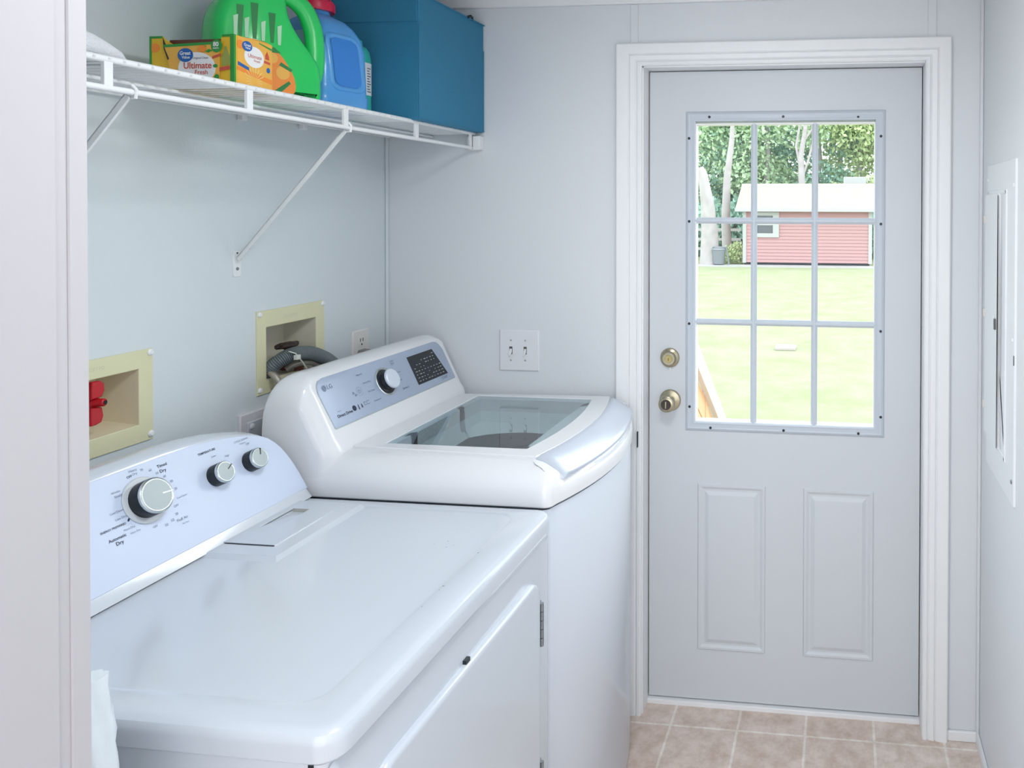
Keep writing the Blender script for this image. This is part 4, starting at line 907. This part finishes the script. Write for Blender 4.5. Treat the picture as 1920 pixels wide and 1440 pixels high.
# dryer sheet carton, torn open
ctn = thing('dryer_sheet_carton', 'yellow and green carton with torn-open front, on the shelf beside the green jug', 'box', (0.19, -0.90, ZT))
CX0, CX1, CYN, CYF, CZ1 = 0.096, 0.277, -0.9490, -0.8480, 1.9090
T = 0.0016
cb = MB()
cb.box(CX1-T, CX1, CYN, CYF, ZT, CZ1)                                  # end panel
cb.box(CX0, CX0+T, CYN, CYF, ZT, CZ1); cb.box(CX0, CX1, CYF-T, CYF, ZT, CZ1); cb.box(CX0, CX1, CYN, CYF, ZT, ZT+T)
cb.build('carton_shell', gold_m, ctn, smooth=False)
fp_ = MB(); ffy = frY(CYN)
fp_.plate([(CX0, ZT), (CX1, ZT), (CX1, CZ1), (0.2515, CZ1), (0.2490, 1.8950), (0.1500, 1.8900), (0.1330, 1.9000), (0.1240, CZ1-0.0005), (CX0, CZ1-0.0005)], frY(CYN+T), [(0, 0), (0, T)])
fp_.build('front_face', gold_m, ctn, smooth=False)
MB().box(0.128, 0.245, CYN+0.012, CYN+0.013, 1.86, 1.9035).build('inner_flap', brown_m, ctn, smooth=False)
flp = MB(); flp.add([V((0.1245, CYN-0.0005, 1.9065)), V((0.1500, CYN-0.0005, 1.8500)), V((0.1600, CYN-0.001, 1.826)), V((0.1425, CYN-0.002, 1.845)), V((0.1290, CYN-0.0035, 1.885))], [(0,1,2,3,4)])
flp.build('torn_edge', dark_m, ctn, smooth=False, solid=0.0006)
# front printed sheet
pf = frY(CYN-0.0018)
fs = MB().plate([(0.150, ZT+0.002), (0.2480, ZT+0.002), (0.2480, 1.8925), (0.1330, 1.8885), (0.1300, 1.888)], pf, [(0, 0), (0, 0.0008)]).build('front_print', gold2_m, ctn, smooth=False)
MB().plate([(0.1300, 1.8860), (0.2500, 1.8905), (0.2500, 1.8955), (0.1280, 1.8912)], pf, [(0, 0.0004), (0, 0.0012)]).build('green_band', cgreen_m, ctn, smooth=False)
MB().plate(ellipse(0.2000, 1.8440, 0.0400, 0.0315, 36), pf, [(0, 0.0006), (0, 0.0012)]).build('white_oval', white_m, fs)
MB().plate(ellipse(0.1760, 1.8700, 0.0165, 0.0135, 32), pf, [(0, 0.0012), (0, 0.0018)]).build('blue_oval', logob_m, fs)
text('Great', 'carton_lettering', white_m, fs, (0.1760, CYN-0.0036, 1.8735), (1, 0, 0), (0, 0, 1), width=0.0235, bold=0.02)
text('Value', 'carton_lettering', white_m, fs, (0.1775, CYN-0.0036, 1.8655), (1, 0, 0), (0, 0, 1), width=0.0175, bold=0.02)
text('Ultimate', 'carton_lettering', redink_m, fs, (0.2020, CYN-0.0030, 1.8490), (1, 0, 0), (0, 0, 1), width=0.0600, bold=0.02)
text('Fresh', 'carton_lettering', redink_m, fs, (0.2100, CYN-0.0030, 1.8360), (1, 0, 0), (0, 0, 1), width=0.0270, bold=0.01)
text('Original Clean', 'carton_lettering', slot_m, fs, (0.2080, CYN-0.0030, 1.8640), (1, 0, 0), (0, 0, 1), width=0.034)
lm = MB(); lm.plate(ellipse(0.2430, 1.8865, 0.0120, 0.0125, 24), pf, [(0, 0.0012), (0, 0.0016)])
lm.plate(ellipse(0.2130, 1.8860, 0.008, 0.003, 14), pf, [(0, 0.0012), (0, 0.0016)])
lm.plate([(0.218, 1.876), (0.226, 1.881), (0.234, 1.878), (0.226, 1.874)], pf, [(0, 0.0012), (0, 0.0016)])
lm.build('green_print', cgreen_m, fs)
for a_ in ((0.2430, 1.8260, 0.0055, 0.006), (0.2400, 1.8480, 0.005, 0.0035)): MB().plate(ellipse(*a_, 14), pf, [(0, 0.0012), (0, 0.0016)]).build('leaf_print', cgreen_m, fs)
text('80', 'carton_lettering', white_m, fs, (0.2420, CYN-0.0036, 1.8895), (1, 0, 0), (0, 0, 1), width=0.0120, bold=0.03)
text('SHEETS', 'carton_lettering', white_m, fs, (0.2420, CYN-0.0036, 1.8820), (1, 0, 0), (0, 0, 1), width=0.0125, bold=0.02)
lm = MB(); lm.plate([(0.234, 1.862), (0.252, 1.867), (0.252, 1.872), (0.234, 1.867)], pf, [(0, 0.0012), (0, 0.0016)]); lm.plate([(0.248, 1.838), (0.270, 1.841), (0.270, 1.848), (0.249, 1.845)], pf, [(0, 0.0002), (0, 0.0010)])
lm.build('red_print', redink_m, fs)
lm = MB(); lm.plate(ellipse(0.2120, 1.8820, 0.009, 0.007, 18), pf, [(0, 0.0016), (0, 0.0020)]); lm.plate(ellipse(0.1080, 1.8860, 0.010, 0.009, 20), frY(CYN), [(0, 0), (0, 0.0006)])
lm.build('peach_print', orange_m, fs)
lm = MB(); lm.plate([(0.2520, 1.848), (0.268, 1.850), (0.2690, 1.866), (0.2650, 1.876), (0.2620, 1.886), (0.2580, 1.886), (0.2560, 1.876), (0.2510, 1.866)], frY(CYN), [(0, 0), (0, 0.0008)])
lm.build('bottle_picture', mat('olive_print', (0.32, 0.36, 0.08), 0.5), fs)
for a in ((CX1-0.0075, CX1+0.0006, CYN-0.0007, CYN+0.0045, ZT, CZ1+0.0006), (CX0-0.0004, CX0+0.004, CYN-0.0007, CYN+0.001, ZT, CZ1), (CX0+0.004, 0.1235, CYN-0.0006, CYN+0.001, CZ1-0.0045, CZ1), (0.2520, CX1-0.0075, CYN-0.0006, CYN+0.001, CZ1-0.0045, CZ1+0.0004)):
    box(*a).build('green_edge', cgreen_m, ctn, smooth=False)
ef = frX(CX1)
es = MB().plate([(CYN+0.008, ZT), (CYF-0.001, ZT), (CYF-0.001, CZ1-0.001), (CYN+0.008, CZ1-0.001)], ef, [(0, 0), (0, 0.0007)]).build('end_print', gold2_m, ctn, smooth=False)
MB().plate(ellipse(-0.8980, 1.8740, 0.026, 0.021, 32), ef, [(0, 0.0008), (0, 0.0013)]).build('white_oval', white_m, es)
MB().plate(ellipse(-0.9170, 1.8925, 0.0130, 0.0100, 28), ef, [(0, 0.0013), (0, 0.0018)]).build('blue_oval', logob_m, es)
text('Great', 'carton_lettering', white_m, es, (CX1+0.0018, -0.9170, 1.8945), (0, 1, 0), (0, 0, 1), width=0.018, bold=0.02)
text('Value', 'carton_lettering', white_m, es, (CX1+0.0018, -0.9160, 1.8890), (0, 1, 0), (0, 0, 1), width=0.013, bold=0.02)
text('Ultimate', 'carton_lettering', redink_m, es, (CX1+0.0013, -0.8970, 1.8750), (0, 1, 0), (0, 0, 1), width=0.036, bold=0.0)
text('Fresh', 'carton_lettering', redink_m, es, (CX1+0.0013, -0.8910, 1.8670), (0, 1, 0), (0, 0, 1), width=0.016, bold=0.0)
lm = MB()
for k in range(19):
    a = math.radians(-80+ (340)*k/19); c0 = (-0.898, 1.826); r0_, r1_ = 0.008, (0.028 if 20 < math.degrees(a) < 170 else 0.020)
    p = [(c0[0]+r0_*math.cos(a-0.03), c0[1]+r0_*math.sin(a-0.03)), (c0[0]+r1_*math.cos(a-0.04), max(ZT+0.002, c0[1]+r1_*math.sin(a-0.04))), (c0[0]+r1_*math.cos(a+0.04), max(ZT+0.002, c0[1]+r1_*math.sin(a+0.04))), (c0[0]+r0_*math.cos(a+0.03), c0[1]+r0_*math.sin(a+0.03))]
    lm.add([ef(x, z, 0.0011) for x, z in p], [(0, 1, 2, 3)])
lm.build('sunburst', yel_m, es, smooth=False)
lm = MB(); lm.plate([(-0.940, 1.8590), (-0.912, 1.8510), (-0.912, 1.8450), (-0.940, 1.8520)], ef, [(0, 0.0008), (0, 0.0013)]); lm.plate(ellipse(-0.8600, 1.8540, 0.0050, 0.0055, 18), ef, [(0, 0.0008), (0, 0.0013)]); lm.build('navy_print', logob_m, es)
lm = MB(); lm.plate(ellipse(-0.934, 1.893, 0.008, 0.009, 18), ef, [(0, 0.0008), (0, 0.0012)]); lm.plate([(-0.942, 1.842), (-0.850, 1.826), (-0.850, 1.836), (-0.942, 1.850)], ef, [(0, 0.0007), (0, 0.0009)]); lm.build('peach_print', orange_m, es)
lm = MB(); lm.plate([(-0.868, 1.876), (-0.858, 1.875), (-0.858, 1.882), (-0.863, 1.892), (-0.868, 1.883)], ef, [(0, 0.0008), (0, 0.0012)]); lm.plate([(-0.872, 1.868), (-0.855, 1.866), (-0.855, 1.871), (-0.872, 1.873)], ef, [(0, 0.0008), (0, 0.0012)]); lm.build('red_print', redink_m, es)
lm = MB(); lm.plate([(-0.885, 1.904), (-0.850, 1.896), (-0.850, 1.900), (-0.885, 1.906)], ef, [(0, 0.0008), (0, 0.0012)]); lm.build('green_stripe', cgreen_m, es)

# folded towel
tw = MB(); rows = []
for i in range(25):
    t = i/24; y = -1.52+0.355*t; e = min(1, (1-t)/0.35); hgt = 0.052*math.sqrt(max(0.0, 1-(1-e)**2)) + 0.002
    sec = []
    for k in range(25):
        a = 2*math.pi*k/24; cx_, cz2 = math.cos(a), math.sin(a)
        x = 0.165+0.110*abs(cx_)**0.45*(1 if cx_ >= 0 else -1); z = ZT+hgt/2+hgt/2*abs(cz2)**0.6*(1 if cz2 >= 0 else -1)
        z += (0.004*noise.noise(V((x*20, y*20, 1.3)))) if cz2 > 0 else 0
        sec.append(V((x, y, z)))
    rows.append(sec[:-1])
tw.ring(rows); tag(tw.build('towel', towel_m, angle=80), 'white folded towel at the left end of the wire shelf', 'towel')

# crinkled white vent wrap standing between dryer and jamb
cr_ = MB(); rows = []
for i in range(70):
    t = i/69; z = 1.010*t; sec = []
    for k in range(36):
        a = 2*math.pi*k/36; nz = noise.noise(V((math.cos(a)*1.6, math.sin(a)*1.6, z*14)))*0.006 - abs(noise.noise(V((math.cos(a)*1.1, math.sin(a)*1.1, z*34+7))))*0.006
        rr = 0.040*(1.0-0.50*max(0, (t-0.62)/0.38)**1.3)+nz
        sec.append(V((0.566+rr*math.cos(a)*0.8-0.03*max(0, t-0.8), -1.505+rr*math.sin(a), z)))
    rows.append(sec)
cr_.ring(rows); tag(cr_.build('vent_hose', plastic_sheet, angle=80), 'crinkled white plastic-wrapped hose standing between dryer and jamb', 'hose')

# ceiling lamp (gives the room light), just above the view
cl = thing('ceiling_lamp', 'round white ceiling lamp above the laundry alcove', 'lamp', (1.15, -1.25, ZC))
MB().lathe([(0.14, 0), (0.14, -0.02), (0.125, -0.035)], (1.15, -1.25, ZC), (0, 0, 1), 40).build('lamp_base', trim_m, cl)

# ------------------------------------------------------------------ outdoors
GZ = -0.69
tag(MB().box(-60, 60, 0.16, 90, GZ-0.2, GZ).build('lawn', grass_m, smooth=False), 'sunlit green lawn beyond the door', 'lawn', kind='structure')
struct(MB().box(-7.0, 3.4, 26.9, 27.85, GZ, GZ+0.03).build('trim_11', shedtrim_m, smooth=False), 'pale gravel strip in front of the shed')
tag(MB().box(0.41, 0.74, 9.85, 10.15, GZ, GZ+0.05).build('paving_stone', mat('pale_stone', (0.48, 0.42, 0.40), 0.7), bevel=0.01), 'small pale stone lying alone on the lawn', 'stone')
shd = thing('garden_shed', 'red sided shed with cream roof and white corners on the lawn', 'shed', (0.13, 29.5, GZ))
SX0, SX1, SY = -2.40, 2.60, 27.9
sw = MB(); sw.box(SX0, SX1, SY+0.03, SY+3.6, GZ+0.12, 1.60)
for k in range(17):
    z = GZ+0.12+0.131*k; sw.add([V((SX0, SY+0.03, z)), V((SX1, SY+0.03, z)), V((SX1, SY+0.0, z)), V((SX0, SY+0.0, z)), V((SX0, SY+0.028, z+0.131)), V((SX1, SY+0.028, z+0.131))], [(0,1,2,3), (3,2,5,4), (0, 3, 4), (1, 5, 2)])
sw.build('siding_wall', siding_m, shd, smooth=False)
MB().box(SX0+0.05, SX1-0.05, SY+0.05, SY+3.5, GZ, GZ+0.12).build('skid_base', dark_m, shd, smooth=False)
for x in (SX0-0.02, SX1-0.09): MB().box(x, x+0.14, SY-0.03, SY+0.03, GZ+0.10, 1.60).build('corner_trim', shedtrim_m, shd)
rf = MB()
rf.add([V((SX0-0.28, SY-0.30, 1.56)), V((SX1+0.35, SY-0.30, 1.56)), V((SX1+0.35, SY+1.80, 2.60)), V((SX0-0.28, SY+1.80, 2.60)), V((SX1+0.35, SY+3.9, 1.56)), V((SX0-0.28, SY+3.9, 1.56)),
        V((SX0-0.28, SY-0.30, 1.48)), V((SX1+0.35, SY-0.30, 1.48)), V((SX1+0.35, SY+3.9, 1.48)), V((SX0-0.28, SY+3.9, 1.48))], [(0,1,2,3), (3,2,4,5), (6,7,1,0), (0,3,5,9,6), (1,7,8,4,2), (5,4,8,9), (6,9,8,7)])
rf.build('roof', shedroof_m, shd, smooth=False)
MB().box(SX0-0.30, SX1+0.37, SY-0.33, SY-0.30, 1.44, 1.57).build('fascia', shedtrim_m, shd)
wn_ = MB()
for a, b_, c_, d in wall_rects(-1.98, -0.98, 0.42, 1.42, [(-1.86, -1.22, 0.58, 1.28)]): wn_.box(a, b_, SY-0.05, SY, c_, d)
wno = wn_.build('window_trim', shedtrim_m, shd, smooth=False)
MB().box(-1.86, -1.22, SY-0.01, SY+0.01, 0.58, 1.28).build('window_pane', mat('shed_glass', (0.10, 0.11, 0.12), 0.2), wno)
MB().box(-1.86, -1.22, SY-0.03, SY-0.01, 0.90, 1.12).build('window_blind', shedtrim_m, wno)
tag(MB().box(1.55, 2.60, 34.0, 36.0, GZ, 3.05).build('white_outbuilding', shedtrim_m, bevel=0.03), 'white boxy structure showing above the shed roof', 'outbuilding')

fnc = thing('rail_fence', 'white rail fence left of the shed', 'fence', (-5, 31, GZ))
for z in (0.62, 0.20, -0.22): MB().box(-12, -2.9, 30.98, 31.02, z-0.06, z+0.06).build('rail', shedtrim_m, fnc)
for x in (-11.5, -9.0, -6.5, -4.35): MB().box(x-0.06, x+0.06, 30.94, 31.06, GZ, 0.80).build('post', shedtrim_m, fnc)
fn2 = thing('rail_fence', 'white rail fence right of the shed', 'fence', (6, 31, GZ))
for z in (0.62, 0.20, -0.22): MB().box(3.0, 12, 30.98, 31.02, z-0.06, z+0.06).build('rail', shedtrim_m, fn2)
for x in (3.6, 6.2, 8.8, 11.4): MB().box(x-0.06, x+0.06, 30.94, 31.06, GZ, 0.80).build('post', shedtrim_m, fn2)
gc = thing('trash_can', 'grey metal trash can in a stand beside the shed', 'trash can', (-3.33, 27.6, GZ))
MB().lathe([(0.22, 0.06), (0.27, 0.60), (0.29, 0.62), (0.26, 0.68), (0.10, 0.72)], (-3.33, 27.6, GZ), (0, 0, 1), 24).build('can', can_m, gc)
for sx in (-0.42, 0.42):
    MB().tube([(-3.33+sx*0.7, 27.6, GZ+0.72), (-3.33+sx, 27.55, GZ)], 0.03, 8).build('stand_leg', can_m, gc)
MB().tube([(-3.33-0.32, 27.6, GZ+0.72), (-3.33+0.32, 27.6, GZ+0.72)], 0.03, 8).build('stand_bar', can_m, gc)

def leaf_cloud(centers, n, size, seed):
    rnd = random.Random(seed); m = MB()
    wts = [c[3]**2 for c in centers]
    for _ in range(n):
        cx_, cy_, cz_, rr = rnd.choices(centers, wts)[0]
        d = V((rnd.gauss(0, 1), rnd.gauss(0, 1), rnd.gauss(0, 1))).normalized()*rr*(rnd.random()**0.35)
        d.z *= 0.9; p = V((cx_, cy_, cz_))+d; s_ = size*rnd.uniform(0.6, 1.4)
        a = V((rnd.gauss(0, 1), rnd.gauss(0, 1), rnd.gauss(0, 1))).normalized(); b_ = a.orthogonal().normalized(); b_.rotate(Matrix.Rotation(rnd.uniform(0, 6.28), 3, a))
        c_ = a.cross(b_)
        m.add([p-b_*s_, p+c_*s_*0.55, p+b_*s_, p-c_*s_*0.55], [(0, 1, 2, 3)])
    return m
crowns = []
for v in range(3):
    rnd = random.Random(40+v); cs = [(rnd.uniform(-2.0, 2.0), rnd.uniform(-1.5, 1.5), rnd.uniform(1.0, 9.5), rnd.uniform(1.1, 1.9)) for _ in range(16)]
    crowns.append((cs, leaf_cloud(cs, 9000, 0.125, 60+v)))
first = {}
def tree(v, x, y, label, lm_, rot, sc=1.0, trunk=True, group='trees beyond the lawn'):
    t = thing('tree', label, 'tree', (x, y, GZ), rot, group, local=True)
    t.scale = (sc, sc, sc)
    if v not in first: first[v] = crowns[v][1].build('foliage', leafs[lm_], t, smooth=False); fo = first[v]
    else:
        fo = first[v].copy(); C.objects.link(fo); fo.parent = t; ORG[fo.name] = V((0,0,0))
    fo.material_slots[0].link = 'OBJECT'; fo.material_slots[0].material = leafs[lm_]
    if trunk: MB().tube([(0, 0, 0), (0.1, 0.05, 2.5), (-0.1, 0.0, 5.0), (0.1, 0, 8)], [0.20, 0.16, 0.12, 0.06], 10).build('trunk', bark_m, t)
    return t
tree(0, -7.6, 37.0, 'leafy green tree at left edge of the view outside, left of the pale trunks', 1, 0.3)
tree(1, -5.0, 39.5, 'dark leafy tree behind the two pale trunks', 2, 1.2)
tree(2, -2.4, 37.5, 'leafy tree above the left end of the shed roof', 1, 2.3)
tree(0, 0.2, 39.5, 'leafy tree behind the forked trunk, above the middle of the shed', 2, 3.1)
tree(1, 2.4, 38.5, 'light green tree above the right part of the shed roof', 0, 4.4)
tree(2, 5.0, 37.5, 'light green tree right of the white structure', 0, 5.3)
tree(0, 7.8, 38.5, 'leafy tree at far right beyond the shed', 1, 0.9)
tree(1, -10.5, 38.5, 'leafy tree far left of the shed', 1, 2.0)
tree(2, -3.8, 44.0, 'taller leafy tree in the back row behind the pale trunks', 0, 0.1, 1.25)
tree(0, 1.4, 44.5, 'taller leafy tree in the back row behind the shed', 1, 1.7, 1.25)
tree(1, 6.4, 44.0, 'taller leafy tree in the back row right of the shed', 0, 2.9, 1.25)
def bush(x, y, sc, label, lm_, seed):
    m = leaf_cloud([(0, 0, 0.7, 0.8), (0.9, 0.1, 0.6, 0.7), (-0.8, 0.0, 0.5, 0.7)], 1500, 0.11, seed)
    o = m.build('bush', leafs[lm_], smooth=False); o.location = (x, y, GZ); o.scale = (sc, sc, sc*1.3); tag(o, label, 'bush'); return o
bush(-4.6, 33.5, 1.5, 'dark bush behind the trash can', 2, 5); bush(-2.9, 34.0, 1.6, 'dark green bush at the left corner of the shed', 2, 6)
bush(-2.75, 28.6, 0.5, 'small yellow-green bush at the foot of the shed corner', 0, 7); bush(0.2, 34.5, 1.8, 'bush behind the middle of the shed', 1, 8); bush(3.6, 33.0, 1.6, 'dark bush behind the right corner of the shed', 2, 9)
tag(MB().tube([(-3.75, 27.9, GZ), (-3.75, 27.9, 0.6), (-3.85, 27.9, 1.8), (-4.06, 27.9, 3.0), (-4.12, 27.9, 3.2)], [0.40, 0.34, 0.27, 0.18, 0.10], 16).build('dead_tree', bark_m), 'thick pale broken trunk left of the trash can', 'tree')
tag(MB().tube([(-3.25, 29.5, GZ), (-3.35, 29.5, 1.0), (-3.30, 29.5, 2.8), (-3.10, 29.5, 4.4), (-3.0, 29.5, 6.5)], [0.22, 0.19, 0.15, 0.11, 0.05], 14).build('slender_tree', bark_m), 'slender pale tree trunk rising behind the trash can', 'tree')
ft = thing('forked_tree', 'bare forked pale tree above the middle of the shed roof', 'tree', (-0.3, 33, GZ))
MB().tube([(-0.45, 33, GZ), (-0.35, 33, 2.8), (-0.40, 33, 4.0), (-0.20, 33, 5.2), (-0.05, 33, 7.5)], [0.20, 0.16, 0.13, 0.10, 0.05], 12).build('trunk', bark_m, ft)
for P in ([(-0.38, 33, 3.2), (-0.62, 33, 4.4), (-0.35, 33, 6.0)], [(-0.35, 33, 2.9), (-0.05, 33, 3.8), (0.15, 33, 4.6), (0.10, 33, 6.0)], [(-0.30, 33, 4.6), (0.20, 33, 5.3), (0.7, 33, 5.6)], [(-0.38, 33, 2.8), (-0.1, 33, 2.3), (0.15, 33, 2.0)]):
    MB().tube(P, 0.055, 8).build('branch', bark_m, ft)

# steps outside: sloping handrail with wood below
st = thing('stair_railing', 'sloping white handrail with orange wood below, just outside the door at left', 'railing', (0.78, 1.4, GZ))
def slope_z(y): return 0.963-(y-1.143)*0.665
def sl_box(m, x0, x1, y0, y1, dz0, dz1):
    m.add([V((x0, y0, slope_z(y0)+dz0)), V((x1, y0, slope_z(y0)+dz0)), V((x1, y1, slope_z(y1)+dz0)), V((x0, y1, slope_z(y1)+dz0)), V((x0, y0, slope_z(y0)+dz1)), V((x1, y0, slope_z(y0)+dz1)), V((x1, y1, slope_z(y1)+dz1)), V((x0, y1, slope_z(y1)+dz1))],
          [(0,3,2,1),(4,5,6,7),(0,1,5,4),(1,2,6,5),(2,3,7,6),(3,0,4,7)]); return m
sl_box(MB(), 0.745, 0.800, 0.55, 2.55, -0.050, 0.0).build('handrail', rail_m, st, smooth=False)
sl_box(MB(), 0.775, 0.800, 0.55, 2.55, -0.11, -0.052).build('rail_side', rail_m, st, smooth=False)
for y in (0.62, 1.55, 2.45): MB().box(0.710, 0.775, y-0.045, y+0.045, GZ, slope_z(y)-0.06).build('post', wood_m, st, smooth=False)
for k in range(6): sl_box(MB(), 0.750, 0.772, 0.60, 2.50, -0.24-0.135*k, -0.115-0.135*k).build('side_board', wood_m, st, smooth=False)
ldn = MB().box(0.70, 1.95, 0.16, 1.10, -0.14, -0.06); tag(ldn.build('porch_landing', wood_m), 'orange wood landing outside the door', 'porch')
